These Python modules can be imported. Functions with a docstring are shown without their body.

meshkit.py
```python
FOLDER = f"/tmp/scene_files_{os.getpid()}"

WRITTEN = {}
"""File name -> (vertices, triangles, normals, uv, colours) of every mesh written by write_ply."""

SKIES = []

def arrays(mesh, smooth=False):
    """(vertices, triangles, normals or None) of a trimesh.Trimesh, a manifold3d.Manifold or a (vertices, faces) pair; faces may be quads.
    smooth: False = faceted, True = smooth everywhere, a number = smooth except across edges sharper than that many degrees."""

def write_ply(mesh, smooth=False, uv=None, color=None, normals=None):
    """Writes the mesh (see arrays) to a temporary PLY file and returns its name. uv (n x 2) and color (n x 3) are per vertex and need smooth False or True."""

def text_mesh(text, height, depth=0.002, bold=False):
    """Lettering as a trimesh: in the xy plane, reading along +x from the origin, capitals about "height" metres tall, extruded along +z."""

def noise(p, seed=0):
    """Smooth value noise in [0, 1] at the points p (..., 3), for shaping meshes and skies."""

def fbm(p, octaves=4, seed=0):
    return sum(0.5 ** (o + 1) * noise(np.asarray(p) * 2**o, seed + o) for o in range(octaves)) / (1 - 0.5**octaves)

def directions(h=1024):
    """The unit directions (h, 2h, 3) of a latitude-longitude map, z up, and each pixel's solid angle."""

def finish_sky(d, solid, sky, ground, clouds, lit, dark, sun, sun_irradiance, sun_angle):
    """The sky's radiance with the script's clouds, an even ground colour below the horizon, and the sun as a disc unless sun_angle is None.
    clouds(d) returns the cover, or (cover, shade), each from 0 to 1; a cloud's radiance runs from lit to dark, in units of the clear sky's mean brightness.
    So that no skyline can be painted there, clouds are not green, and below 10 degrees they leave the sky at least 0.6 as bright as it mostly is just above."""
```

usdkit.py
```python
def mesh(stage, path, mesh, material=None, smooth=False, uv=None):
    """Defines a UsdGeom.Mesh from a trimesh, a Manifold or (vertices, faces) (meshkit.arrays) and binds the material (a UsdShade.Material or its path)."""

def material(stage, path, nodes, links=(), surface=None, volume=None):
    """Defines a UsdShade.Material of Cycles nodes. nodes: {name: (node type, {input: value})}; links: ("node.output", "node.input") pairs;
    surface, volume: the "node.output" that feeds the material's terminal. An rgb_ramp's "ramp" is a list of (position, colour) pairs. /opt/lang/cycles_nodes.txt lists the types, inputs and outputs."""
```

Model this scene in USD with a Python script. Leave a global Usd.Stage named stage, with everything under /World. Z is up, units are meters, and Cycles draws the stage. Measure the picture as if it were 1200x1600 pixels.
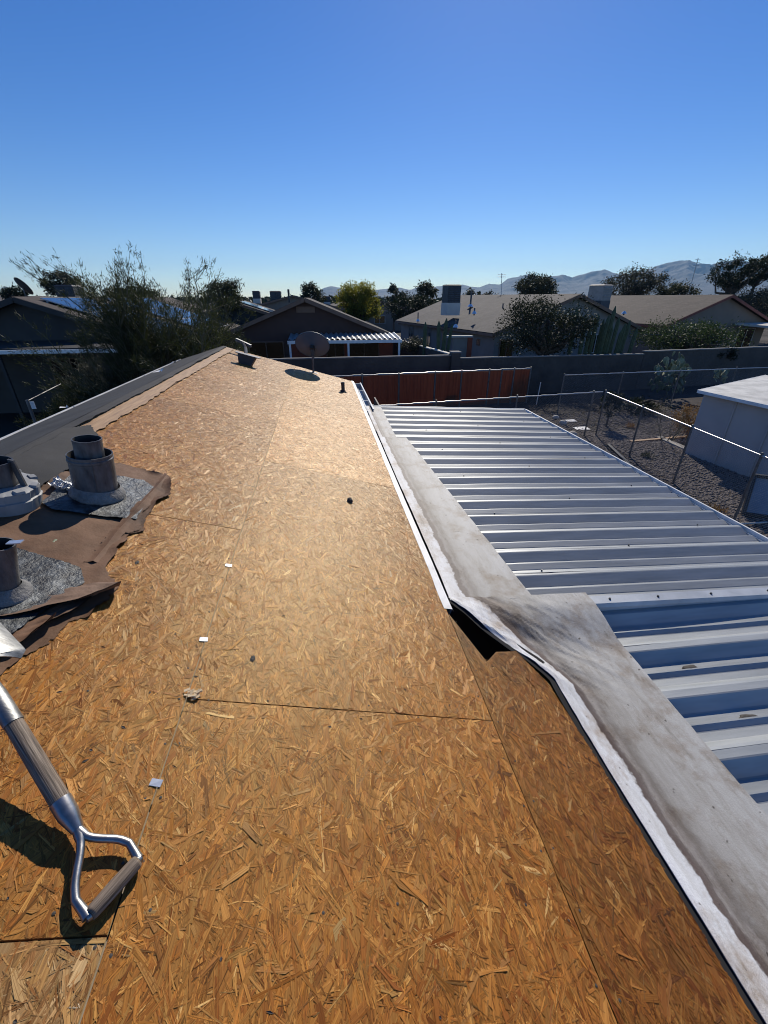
import math, random
import numpy as np, trimesh, shapely
from shapely.geometry import Polygon, Point, LineString, box as sbox
from pxr import Usd, UsdGeom, UsdLux, UsdShade, Gf, Sdf, Vt
import usdkit, meshkit

stage = Usd.Stage.CreateInMemory()
UsdGeom.SetStageUpAxis(stage, UsdGeom.Tokens.z)
UsdGeom.SetStageMetersPerUnit(stage, 1.0)
UsdGeom.Xform.Define(stage, '/World')
UsdGeom.Scope.Define(stage, '/World/Looks')

# ------------------------------------------------------------------ camera
Z0 = 4.3                                  # eye height above the yard
FOC = 655.0 / 1200.0                      # focal length in picture widths
PITCH = math.atan(334 / 655.0); YAW = math.radians(8.0)
FW = np.array([math.sin(YAW) * math.cos(PITCH), math.cos(YAW) * math.cos(PITCH), -math.sin(PITCH)])
RT = np.array([math.cos(YAW), -math.sin(YAW), 0.0]); UP = np.cross(RT, FW)
cam = UsdGeom.Camera.Define(stage, '/World/camera')
M4 = Gf.Matrix4d(*RT, 0, *UP, 0, *(-FW), 0, 0, 0, Z0, 1)
cam.AddTransformOp().Set(M4)
cam.CreateFocalLengthAttr(20.0)
cam.CreateHorizontalApertureAttr(20.0 / FOC)
cam.CreateVerticalApertureAttr(20.0 / FOC * 4 / 3)
cam.CreateClippingRangeAttr(Gf.Vec2f(0.05, 40000))
EXPOSURE = 0.0
cam.CreateExposureAttr(EXPOSURE)

# ------------------------------------------------------------------ sky and sun
SUN_EL, SUN_AZ = math.radians(36), math.radians(19)
SUN_DIR = np.array([math.cos(SUN_EL) * math.sin(SUN_AZ), math.cos(SUN_EL) * math.cos(SUN_AZ), math.sin(SUN_EL)])
usdkit.material(stage, '/World/Looks/sky_light', {
    's': ('sky_texture', {'sky_type': 'single_scattering', 'sun_disc': False, 'sun_elevation': SUN_EL, 'sun_rotation': SUN_AZ,
                          'altitude': 700.0, 'air_density': 1.0, 'aerosol_density': 0.12, 'ozone_density': 4.0}),
    'h': ('hsv', {'hue': .514, 'saturation': 1.30}), 'b': ('background_shader', {'strength': 0.098})}, [('s.color', 'h.color'), ('h.color', 'b.color')], surface='b.background')
dome = UsdLux.DomeLight.Define(stage, '/World/sky')
UsdShade.MaterialBindingAPI.Apply(dome.GetPrim()).Bind(UsdShade.Material.Get(stage, '/World/Looks/sky_light'))
dome.GetPrim().SetCustomDataByKey('kind', 'structure')
sun = UsdLux.DistantLight.Define(stage, '/World/sun')
sun.CreateIntensityAttr(1.25); sun.CreateAngleAttr(0.53); sun.CreateNormalizeAttr(True)
sun.CreateColorAttr(Gf.Vec3f(1.0, 0.93, 0.82))
zx = np.cross([0, 0, 1.0], SUN_DIR); zx /= np.linalg.norm(zx); zy = np.cross(SUN_DIR, zx)
sun.AddTransformOp().Set(Gf.Matrix4d(*zx, 0, *zy, 0, *SUN_DIR, 0, 0, 0, 50, 1))

# ------------------------------------------------------------------ helpers
rng = np.random.default_rng(7)
USED = {}
def numbered(parent, name):
    n = USED.get((parent, name), 0); USED[(parent, name)] = n + 1
    return f'{parent}/{name}' if n == 0 else f'{parent}/{name}_{n:03d}'

def say(prim, label=None, cat=None, group=None, kind=None):
    for k, v in (('label', label), ('category', cat), ('group', group), ('kind', kind)):
        if v: prim.SetCustomDataByKey(k, v)

def arr(m):
    if isinstance(m, list): m = merge(m)
    if hasattr(m, 'vertices'): return np.array(m.vertices), np.array(m.faces)
    v, f = np.asarray(m[0], float), np.asarray(m[1], int)
    if f.shape[1] == 4: f = np.vstack([f[:, [0, 1, 2]], f[:, [0, 2, 3]]])
    return v, f

def merge(ms):
    vs, fs, n = [], [], 0
    for m in ms:
        v, f = arr(m); vs.append(v); fs.append(f + n); n += len(v)
    return np.vstack(vs), np.vstack(fs)

def primvar(m, name, data):
    UsdGeom.PrimvarsAPI(m).CreatePrimvar(name, Sdf.ValueTypeNames.Color3fArray, 'vertex').Set(Vt.Vec3fArray.FromNumpy(np.asarray(data, np.float32)))

class Thing:
    def __init__(self, name, label, cat, loc=(0, 0, 0), group=None, kind=None):
        self.loc = np.array(loc, float); self.path = numbered('/World', name)
        x = UsdGeom.Xform.Define(stage, self.path); x.AddTranslateOp().Set(Gf.Vec3d(*map(float, loc)))
        say(x.GetPrim(), label, cat, group, kind)
    def part(self, name, mesh, mat, under=None, smooth=False, label=None, kind=None, uv=None, tint=None):
        v, f = arr(mesh); p = numbered(under or self.path, name)
        m = usdkit.mesh(stage, p, (v - self.loc, f), MAT[mat], smooth=smooth, uv=uv)
        if tint is not None: primvar(m, 'tint', tint)
        say(m.GetPrim(), label, kind=kind)
        return p

def single(name, label, cat, mesh, mat, group=None, kind=None, smooth=False, uv=None):
    v, f = arr(mesh); p = numbered('/World', name)
    c = v.mean(0).copy(); c[2] = v[:, 2].min()
    m = usdkit.mesh(stage, p, (v - c, f), MAT[mat], smooth=smooth, uv=uv)
    m.AddTranslateOp().Set(Gf.Vec3d(*map(float, c)))
    say(m.GetPrim(), label, cat, group, kind)
    return p

BOXF = np.array([[0, 3, 2, 1], [4, 5, 6, 7], [0, 1, 5, 4], [1, 2, 6, 5], [2, 3, 7, 6], [3, 0, 4, 7]])
def box(x0, x1, y0, y1, z0, z1):
    return np.array([[x0, y0, z0], [x1, y0, z0], [x1, y1, z0], [x0, y1, z0], [x0, y0, z1], [x1, y0, z1], [x1, y1, z1], [x0, y1, z1]], float), BOXF
def hexa(b, t):                            # bottom loop of four, top loop of four
    return np.array(list(b) + list(t), float), BOXF
def bev(x0, x1, y0, y1, z0, z1, r=.01):    # a box with chamfered edges
    import manifold3d
    a = [(x, y, z) for x in (x0 + r, x1 - r) for y in (y0 + r, y1 - r) for z in (z0, z1)]
    b = [(x, y, z) for x in (x0, x1) for y in (y0 + r, y1 - r) for z in (z0 + r, z1 - r)]
    c = [(x, y, z) for x in (x0 + r, x1 - r) for y in (y0, y1) for z in (z0 + r, z1 - r)]
    h = trimesh.convex.convex_hull(np.array(a + b + c)); return np.array(h.vertices), np.array(h.faces)
def beam(p, q, w, h, up=(0, 0, 1)):
    p, q = np.array(p, float), np.array(q, float); d = q - p; d /= np.linalg.norm(d)
    s = np.cross(d, up); s /= np.linalg.norm(s); u = np.cross(s, d)
    c = [s * a * w / 2 + u * b * h / 2 for a, b in ((-1, -1), (1, -1), (1, 1), (-1, 1))]
    return np.array([p + x for x in c] + [q + x for x in c]), BOXF
def frame_of(d):
    d = d / np.linalg.norm(d, axis=-1, keepdims=True)
    a = np.cross(d, np.where(np.abs(d[..., 2:]) < .9, [0, 0, 1.0], [1.0, 0, 0])); a /= np.linalg.norm(a, axis=-1, keepdims=True)
    return d, a, np.cross(d, a)
def tubes(p0, p1, r0, r1, n=5, caps=False):
    p0, p1 = np.atleast_2d(p0).astype(float), np.atleast_2d(p1).astype(float); k = len(p0)
    r0, r1 = np.broadcast_to(r0, (k,)), np.broadcast_to(r1, (k,))
    _, a, b = frame_of(p1 - p0); t = np.arange(n) * 2 * np.pi / n
    ring = np.cos(t)[None, :, None] * a[:, None] + np.sin(t)[None, :, None] * b[:, None]
    v = np.concatenate([p0[:, None] + ring * r0[:, None, None], p1[:, None] + ring * r1[:, None, None]], 1).reshape(-1, 3)
    j = np.arange(n); q = np.stack([j, (j + 1) % n, n + (j + 1) % n, n + j], 1)
    f = [(q[None] + (np.arange(k) * 2 * n)[:, None, None]).reshape(-1, 4)]
    f = np.vstack([f[0][:, [0, 1, 2]], f[0][:, [0, 2, 3]]])
    if caps:
        i = np.arange(1, n - 1); c0 = np.stack([0 * i, i + 1, i], 1); c1 = np.stack([0 * i + n, n + i, n + i + 1], 1)
        f = np.vstack([f] + [(c[None] + (np.arange(k) * 2 * n)[:, None, None]).reshape(-1, 3) for c in (c0, c1)])
    return v, f
def tube(p, q, r0, r1=None, n=12): return tubes(p, q, r0, r0 if r1 is None else r1, n, True)
def polytube(pts, r, n=10):
    p = np.asarray(pts, float); t = np.gradient(p, axis=0); _, a, b = frame_of(t)
    for i in range(1, len(p)):
        a[i] = a[i - 1] - t[i] * (a[i - 1] @ t[i]) / (t[i] @ t[i]); a[i] /= np.linalg.norm(a[i]); b[i] = np.cross(t[i] / np.linalg.norm(t[i]), a[i])
    w = np.arange(n) * 2 * np.pi / n; r = np.broadcast_to(r, (len(p),))
    v = (p[:, None] + r[:, None, None] * (np.cos(w)[None, :, None] * a[:, None] + np.sin(w)[None, :, None] * b[:, None])).reshape(-1, 3)
    i, j = np.meshgrid(np.arange(len(p) - 1), np.arange(n), indexing='ij')
    f = np.stack([i * n + j, i * n + (j + 1) % n, (i + 1) * n + (j + 1) % n, (i + 1) * n + j], -1).reshape(-1, 4)
    f = np.vstack([f[:, [0, 1, 2]], f[:, [0, 2, 3]]])
    k = np.arange(1, n - 1); e = (len(p) - 1) * n
    return v, np.vstack([f, np.stack([0 * k, k + 1, k], 1), np.stack([0 * k + e, e + k, e + k + 1], 1)])
def lathe(prof, c, n=40, axis=(0, 0, 1), wob=None):
    prof = np.asarray(prof, float); t = np.arange(n) * 2 * np.pi / n
    _, a, b = frame_of(np.array([axis], float)); d = np.array(axis, float) / np.linalg.norm(axis); a, b = a[0], b[0]
    rr = prof[:, 0][:, None] * (1 if wob is None else wob(prof[:, 1][:, None], t[None]))
    v = np.array(c, float) + rr[..., None] * (np.cos(t)[None, :, None] * a + np.sin(t)[None, :, None] * b) + prof[:, 1][:, None, None] * d
    i, j = np.meshgrid(np.arange(len(prof) - 1), np.arange(n), indexing='ij')
    f = np.stack([i * n + j, i * n + (j + 1) % n, (i + 1) * n + (j + 1) % n, (i + 1) * n + j], -1).reshape(-1, 4)
    return v.reshape(-1, 3), np.vstack([f[:, [0, 1, 2]], f[:, [0, 2, 3]]])
def grid(P):                               # P (n, m, 3) -> mesh
    n, m = P.shape[:2]; i, j = np.meshgrid(np.arange(n - 1), np.arange(m - 1), indexing='ij')
    f = np.stack([i * m + j, (i + 1) * m + j, (i + 1) * m + j + 1, i * m + j + 1], -1).reshape(-1, 4)
    return P.reshape(-1, 3), np.vstack([f[:, [0, 1, 2]], f[:, [0, 2, 3]]])
def prism(loop, d):                        # a 3-D planar loop (convex or nearly) pushed along d
    loop = np.asarray(loop, float); n = len(loop); v = np.vstack([loop, loop + d])
    f = [[0, i + 1, i] for i in range(1, n - 1)] + [[n, n + i, n + i + 1] for i in range(1, n - 1)]
    for i in range(n):
        j = (i + 1) % n; f += [[i, j, n + j], [i, n + j, n + i]]
    return v, np.array(f)
def at(px, py, Y):                         # the place at depth Y that was measured at this spot of the photograph
    d = FW * 655 + RT * (px - 600) + UP * (800 - py); return d * Y / d[1] + np.array([0, 0, Z0])
def fb(p, o=3, seed=0): return meshkit.fbm(np.asarray(p, float), o, seed) - .5

# ------------------------------------------------------------------ materials
MAT = {}
def noisy(name, c1, c2, scale=4, rough=.6, bump=0.0, bscale=None, metallic=0.0, spec=.5, stretch=(1, 1, 1), detail=5, lo=.3, hi=.7, c3=None, bdist=.01):
    ramp = [(lo, c1), (hi, c2)] if c3 is None else [(lo, c1), ((lo + hi) / 2, c2), (hi, c3)]
    nodes = {'t': ('texture_coordinate', {}), 'm': ('mapping', {'scale': stretch}), 'n': ('noise_texture', {'scale': scale, 'detail': detail, 'roughness': .6}),
             'r': ('rgb_ramp', {'ramp': ramp}), 'p': ('principled_bsdf', {'roughness': rough, 'metallic': metallic, 'specular_ior_level': spec})}
    links = [('t.object', 'm.vector'), ('m.vector', 'n.vector'), ('n.fac', 'r.fac'), ('r.color', 'p.base_color')]
    if bump:
        nodes['n2'] = ('noise_texture', {'scale': bscale or scale * 6, 'detail': 6, 'roughness': .65}); nodes['b'] = ('bump', {'strength': bump, 'distance': bdist})
        links += [('m.vector', 'n2.vector'), ('n2.fac', 'b.height'), ('b.normal', 'p.normal')]
    MAT[name] = usdkit.material(stage, '/World/Looks/' + name, nodes, links, surface='p.BSDF')

def leafy(name, c1, c2, trans=.35, scale=.9, rough=.6):
    MAT[name] = usdkit.material(stage, '/World/Looks/' + name, {
        't': ('texture_coordinate', {}), 'n': ('noise_texture', {'scale': scale, 'detail': 3}), 'g': ('geometry', {}),
        'a': ('math', {'math_type': 'multiply_add', 'value2': .5, 'value3': 0.0}), 'a2': ('math', {'math_type': 'multiply_add', 'value2': .8}),
        'r': ('rgb_ramp', {'ramp': [(.25, c1), (.75, c2)]}),
        'p': ('principled_bsdf', {'roughness': rough, 'specular_ior_level': .3}), 'tr': ('translucent_bsdf', {}), 'm': ('mix_closure', {'fac': trans})},
        [('t.object', 'n.vector'), ('g.random_per_island', 'a.value1'), ('n.fac', 'a2.value1'), ('a.value', 'a2.value3'), ('a2.value', 'r.fac'),
         ('r.color', 'p.base_color'), ('r.color', 'tr.color'), ('p.BSDF', 'm.closure1'), ('tr.BSDF', 'm.closure2')], surface='m.closure')

# OSB: the board, and the strands pressed into its face
def osb_material(name, mul=(1, 1, 1), dirt=0.0):
    m = np.array(mul)
    nodes = {'at': ('attribute', {'attribute': 'tint'}), 'uv': ('uvmap', {'attribute': 'st'}),
             'mp': ('mapping', {'scale': (9.0, 420.0, 1.0)}), 'gr': ('noise_texture', {'dimensions': '2D', 'scale': 1.0, 'detail': 4, 'roughness': .6}),
             'grr': ('rgb_ramp', {'ramp': [(.28, (.50, .42, .36)), (.42, (.85, .80, .77)), (.55, (1, 1, 1)), (.75, (1.16, 1.2, 1.24))]}),
             'mul': ('mix_color', {'blend_type': 'multiply', 'fac': 1.0, 'use_clamp': False}),
             't': ('texture_coordinate', {}), 'bl': ('noise_texture', {'scale': 1.1, 'detail': 5, 'roughness': .6}),
             'blr': ('rgb_ramp', {'ramp': [(.3, tuple(m * (.80 - dirt * .5, .76 - dirt * .5, .72 - dirt * .45))), (.52, tuple(m)), (.72, tuple(m * 1.08))]}),
             'mul2': ('mix_color', {'blend_type': 'multiply', 'fac': 1.0, 'use_clamp': False}),
             'b': ('bump', {'strength': .5, 'distance': .0012}),
             'p': ('principled_bsdf', {'roughness': .50, 'specular_ior_level': .48, 'specular_tint': (1.0, .84, .42), 'sheen_weight': .22, 'sheen_roughness': .30, 'sheen_tint': (1.0, .84, .48)})}
    links = [('uv.UV', 'mp.vector'), ('mp.vector', 'gr.vector'), ('gr.fac', 'grr.fac'), ('at.color', 'mul.a'), ('grr.color', 'mul.b'),
             ('t.object', 'bl.vector'), ('bl.fac', 'blr.fac'), ('mul.result', 'mul2.a'), ('blr.color', 'mul2.b'), ('mul2.result', 'p.base_color'),
             ('gr.fac', 'b.height'), ('b.normal', 'p.normal')]
    MAT[name] = usdkit.material(stage, '/World/Looks/' + name, nodes, links, surface='p.BSDF')
osb_material('osb_old'); osb_material('osb_stained', (.72, .68, .62), .9); osb_material('osb_bright', (1.66, 2.05, 3.6)); osb_material('osb_far_glare', (1.26, 1.38, 1.9)); osb_material('osb_patch', (1.02, 1.42, 2.9))  # far upper boards lightened as sun glare; bright sheets: paler board plus glare

noisy('plank', (.22, .12, .06), (.42, .26, .13), 6, .7, .3, stretch=(8, .6, 8))
noisy('raw_wood', (.24, .17, .11), (.45, .34, .22), 8, .75, .3, stretch=(8, .6, 8))
noisy('felt', (.012, .012, .0125), (.032, .031, .030), 3, .85, .5, 260, bdist=.003)
noisy('shingle_dark', (.035, .034, .034), (.075, .072, .070), 5, .9, .6, 220, bdist=.004)
noisy('underlay', (.055, .026, .012), (.135, .070, .036), 3.0, .74, .5, 16, spec=.3, c3=(.19, .105, .060), lo=.30, hi=.66, bdist=.010)
noisy('underlay_edge', (.10, .058, .034), (.20, .12, .075), 5, .78, .5, 20, bdist=.01)
noisy('pipe_steel', (.045, .046, .05), (.15, .15, .152), 7, .48, .25, 30, metallic=.5, stretch=(3, 3, 1))
noisy('pipe_inside', (.012, .012, .012), (.03, .028, .026), 9, .9)
noisy('mastic', (.10, .098, .092), (.25, .24, .23), 16, .75, .8, 34, bdist=.02)
noisy('flashing', (.010, .010, .011), (.055, .060, .062), 15, .36, .9, 60, metallic=.3, lo=.40, hi=.68, bdist=.006, detail=9, c3=(.13, .14, .145))
noisy('foil', (.5, .5, .5), (.85, .85, .85), 20, .25, 1.0, 46, metallic=1.0, bdist=.03)
noisy('vent_white', (.15, .155, .16), (.27, .275, .28), 6, .55, .1)
noisy('chrome', (.26, .255, .24), (.46, .45, .43), 22, .36, .04, 80, metallic=1.0)
noisy('blade_steel', (.16, .16, .155), (.34, .34, .33), 9, .48, .15, 60, metallic=1.0, stretch=(1, 4, 1))
noisy('clip_metal', (.6, .62, .64), (.75, .77, .78), 30, .3, metallic=.7)
noisy('scrap', (.03, .025, .02), (.07, .06, .05), 30, .8)
noisy('splinter', (.55, .40, .22), (.75, .58, .36), 30, .7)
noisy('drip_white', (.50, .49, .47), (.72, .71, .69), 7, .5, .2, 40)
noisy('gutter_metal', (.33, .35, .37), (.48, .50, .52), 5, .45, metallic=.2)
noisy('dark_gap', (.008, .008, .008), (.016, .015, .015), 5, .9)
noisy('dark_edge', (.015, .014, .014), (.045, .040, .036), 14, .7, .5, 50)
noisy('fascia_dark', (.07, .055, .045), (.12, .10, .085), 3, .7)
noisy('stucco_house', (.28, .22, .17), (.34, .27, .21), 3, .9, .3, 60)
noisy('cover_metal', (.245, .26, .26), (.36, .372, .37), 3.0, .46, .10, 4, metallic=.2, stretch=(.6, 5, 5), bdist=.012, detail=8)
noisy('trim_white', (.60, .60, .58), (.75, .75, .73), 5, .45)
noisy('post_steel', (.09, .085, .08), (.18, .175, .17), 9, .5, metallic=.6)
noisy('rail_steel', (.35, .34, .33), (.55, .54, .52), 9, .4, metallic=.7)
noisy('wire', (.20, .20, .20), (.30, .30, .30), 9, .5, metallic=.6)
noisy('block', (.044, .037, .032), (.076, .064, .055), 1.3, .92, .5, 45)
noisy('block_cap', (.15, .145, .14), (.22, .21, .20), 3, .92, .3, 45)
noisy('shed_wall', (.37, .335, .31), (.44, .40, .37), 1.2, .8, .15, 18)
noisy('shed_roof', (.36, .355, .33), (.56, .55, .51), 2.2, .7, .2, 30, lo=.35, hi=.6)
noisy('dish_paint', (.022, .052, .088), (.034, .070, .114), 4, .5)
noisy('black_metal', (.015, .015, .016), (.03, .03, .03), 9, .5)
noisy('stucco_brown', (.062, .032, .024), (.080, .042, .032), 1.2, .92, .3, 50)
noisy('stucco_rust', (.22, .055, .028), (.27, .07, .036), 1.2, .92, .3, 50)
noisy('stucco_white', (.20, .185, .165), (.25, .235, .21), 1.2, .92, .3, 50)
noisy('stucco_tan', (.18, .14, .108), (.22, .17, .13), 1.2, .92, .3, 50)
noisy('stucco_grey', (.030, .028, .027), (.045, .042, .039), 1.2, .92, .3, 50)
noisy('trim_brown', (.15, .085, .055), (.20, .12, .08), 2, .8)
noisy('trim_red', (.16, .045, .03), (.22, .07, .045), 2, .8)
noisy('cream', (.48, .44, .38), (.56, .52, .45), 2, .8)
noisy('blind', (.16, .14, .105), (.22, .19, .145), 3, .8)
noisy('cooler_dark', (.020, .022, .026), (.045, .047, .052), 5, .6)
noisy('cooler_grey', (.22, .20, .18), (.32, .29, .26), 5, .7)
noisy('bark', (.06, .045, .032), (.13, .10, .075), 9, .9, .6, 30)
noisy('bark_pale', (.06, .055, .032), (.12, .11, .065), 6, .9, .4, 30)
noisy('cactus_green', (.035, .055, .025), (.075, .10, .05), 5, .7, .2, 40)
noisy('pad_green', (.12, .15, .075), (.24, .26, .16), 7, .6, .2, 40)
noisy('rock', (.32, .29, .25), (.55, .52, .47), 5, .9, .4, 20)
noisy('paper', (.70, .69, .66), (.8, .79, .77), 5, .8)
noisy('pebble', (.070, .058, .052), (.23, .19, .165), 9, .9)
noisy('blue_board', (.10, .17, .26), (.17, .25, .35), 3, .5)
noisy('concrete', (.26, .24, .22), (.34, .32, .29), 3, .9, .3, 40)
noisy('dry_twig', (.16, .10, .05), (.30, .20, .10), 4, .9)
leafy('leaf_paloverde', (.030, .038, .011), (.075, .085, .028), .3)
leafy('leaf_yellow', (.16, .16, .020), (.34, .31, .045), .5)
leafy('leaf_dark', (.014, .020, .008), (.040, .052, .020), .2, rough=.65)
leafy('leaf_olive', (.030, .035, .015), (.075, .080, .038), .3)
leafy('leaf_grey', (.038, .042, .026), (.090, .092, .062), .3)
leafy('leaf_dry', (.16, .09, .03), (.30, .19, .075), .35)
leafy('leaf_shrub', (.025, .045, .012), (.075, .11, .03), .3)

def surf(name, nodes, links, out='p.BSDF'):
    MAT[name] = usdkit.material(stage, '/World/Looks/' + name, nodes, links, surface=out)
# shingles of far roofs: courses fine enough to be texture at that distance
def shingles(name, c1, c2):
    surf(name, {'t': ('uvmap', {'attribute': 'st'}), 'b': ('brick_texture', {'scale': 1.0, 'brick_width': .31, 'row_height': .145, 'mortar_size': .008, 'mortar_smooth': .3, 'color1': c1, 'color2': c2, 'mortar': tuple(np.array(c1) * .5)}),
                'o': ('texture_coordinate', {}), 'n': ('noise_texture', {'scale': .8, 'detail': 5}), 'r': ('rgb_ramp', {'ramp': [(.3, (.78, .78, .78)), (.7, (1.15, 1.13, 1.1))]}),
                'x': ('mix_color', {'blend_type': 'multiply', 'fac': 1.0, 'use_clamp': False}), 'p': ('principled_bsdf', {'roughness': .9, 'specular_ior_level': .3})},
         [('t.UV', 'b.vector'), ('o.object', 'n.vector'), ('n.fac', 'r.fac'), ('b.color', 'x.a'), ('r.color', 'x.b'), ('x.result', 'p.base_color')])
shingles('shingle_grey', (.078, .071, .068), (.108, .099, .094)); shingles('shingle_brown', (.054, .043, .038), (.080, .064, .057))
# roll roofing membrane: a white coated lap along its upper edge, a dirty band, clean grey
surf('membrane', {'uv': ('uvmap', {'attribute': 'st'}), 's': ('separate_xyz', {}), 'o': ('texture_coordinate', {}),
     'n': ('noise_texture', {'scale': 9.0, 'detail': 9, 'roughness': .72}), 'e': ('math', {'math_type': 'multiply_add', 'value2': .20, 'value3': -.10}), 'a': ('math', {'math_type': 'add'}),
     'r': ('rgb_ramp', {'ramp': [(.0, (.66, .66, .655)), (.175, (.60, .60, .595)), (.190, (.11, .078, .062)), (.245, (.135, .108, .092)), (.275, (.26, .235, .21)), (.33, (.17, .15, .13)), (.40, (.29, .275, .25)), (.60, (.36, .35, .325)), (1, (.40, .395, .375))]}),
     'mp': ('mapping', {'scale': (16.0, 2.6, 16.0)}), 'n2': ('noise_texture', {'scale': 1.0, 'detail': 9, 'roughness': .72}), 'r2': ('rgb_ramp', {'ramp': [(.30, (.50, .46, .42)), (.42, (.86, .84, .81)), (.55, (1, 1, 1)), (.75, (1.12, 1.12, 1.12))]}),
     'x': ('mix_color', {'blend_type': 'multiply', 'fac': 1.0, 'use_clamp': False}),
     'gr': ('noise_texture', {'scale': 420.0, 'detail': 2}), 'grr': ('rgb_ramp', {'ramp': [(.3, (.72, .72, .72)), (.7, (1.24, 1.24, 1.24))]}), 'x3': ('mix_color', {'blend_type': 'multiply', 'fac': 1.0, 'use_clamp': False}), 'st': ('noise_texture', {'scale': 3.2, 'detail': 8, 'roughness': .7}), 'str': ('rgb_ramp', {'ramp': [(.36, (.62, .52, .43)), (.50, (1, 1, 1))]}), 'x4': ('mix_color', {'blend_type': 'multiply', 'fac': 1.0, 'use_clamp': False}), 'sp': ('noise_texture', {'scale': 34.0, 'detail': 3}), 'spr': ('rgb_ramp', {'ramp': [(.27, (.25, .22, .2)), (.31, (1, 1, 1))]}), 'x2': ('mix_color', {'blend_type': 'multiply', 'fac': 1.0, 'use_clamp': False}), 'n3': ('noise_texture', {'scale': 150.0, 'detail': 5}), 'b': ('bump', {'strength': .35, 'distance': .002}), 'p': ('principled_bsdf', {'roughness': .62, 'specular_ior_level': .4})},
     [('uv.UV', 's.vector'), ('o.object', 'n.vector'), ('n.fac', 'e.value1'), ('e.value', 'a.value1'), ('s.x', 'a.value2'), ('a.value', 'r.fac'),
      ('o.object', 'mp.vector'), ('mp.vector', 'n2.vector'), ('n2.fac', 'r2.fac'), ('r.color', 'x.a'), ('r2.color', 'x.b'), ('o.object', 'sp.vector'), ('sp.fac', 'spr.fac'), ('x.result', 'x2.a'), ('spr.color', 'x2.b'), ('o.object', 'gr.vector'), ('gr.fac', 'grr.fac'), ('x2.result', 'x3.a'), ('grr.color', 'x3.b'), ('o.object', 'st.vector'), ('st.fac', 'str.fac'), ('x3.result', 'x4.a'), ('str.color', 'x4.b'), ('x4.result', 'p.base_color'),
      ('o.object', 'n3.vector'), ('n3.fac', 'b.height'), ('b.normal', 'p.normal')])
# redwood coloured privacy slats: thin, sunlight glows through
surf('privacy_red', {'t': ('texture_coordinate', {}), 'm': ('mapping', {'scale': (14, 14, .5)}), 'n': ('noise_texture', {'scale': 1.0, 'detail': 3}), 'r': ('rgb_ramp', {'ramp': [(.3, (.20, .078, .040)), (.7, (.28, .120, .062))]}),
     'p': ('principled_bsdf', {'roughness': .6}), 'tr': ('translucent_bsdf', {}), 'x': ('mix_closure', {'fac': .48})},
     [('t.object', 'm.vector'), ('m.vector', 'n.vector'), ('n.fac', 'r.fac'), ('r.color', 'p.base_color'), ('r.color', 'tr.color'), ('p.BSDF', 'x.closure1'), ('tr.BSDF', 'x.closure2')], 'x.closure')
surf('window_glass', {'f': ('fresnel', {'IOR': 1.5}), 't': ('transparent_bsdf', {'color': (.35, .38, .40)}), 'g': ('glossy_bsdf', {'color': (.9, .9, .9), 'roughness': .03}), 'm': ('mix_closure', {})},
     [('f.fac', 'm.fac'), ('t.BSDF', 'm.closure1'), ('g.BSDF', 'm.closure2')], 'm.closure')
surf('solar_cell', {'p': ('principled_bsdf', {'base_color': (.012, .018, .045), 'roughness': .12, 'specular_ior_level': .8})}, [])
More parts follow.
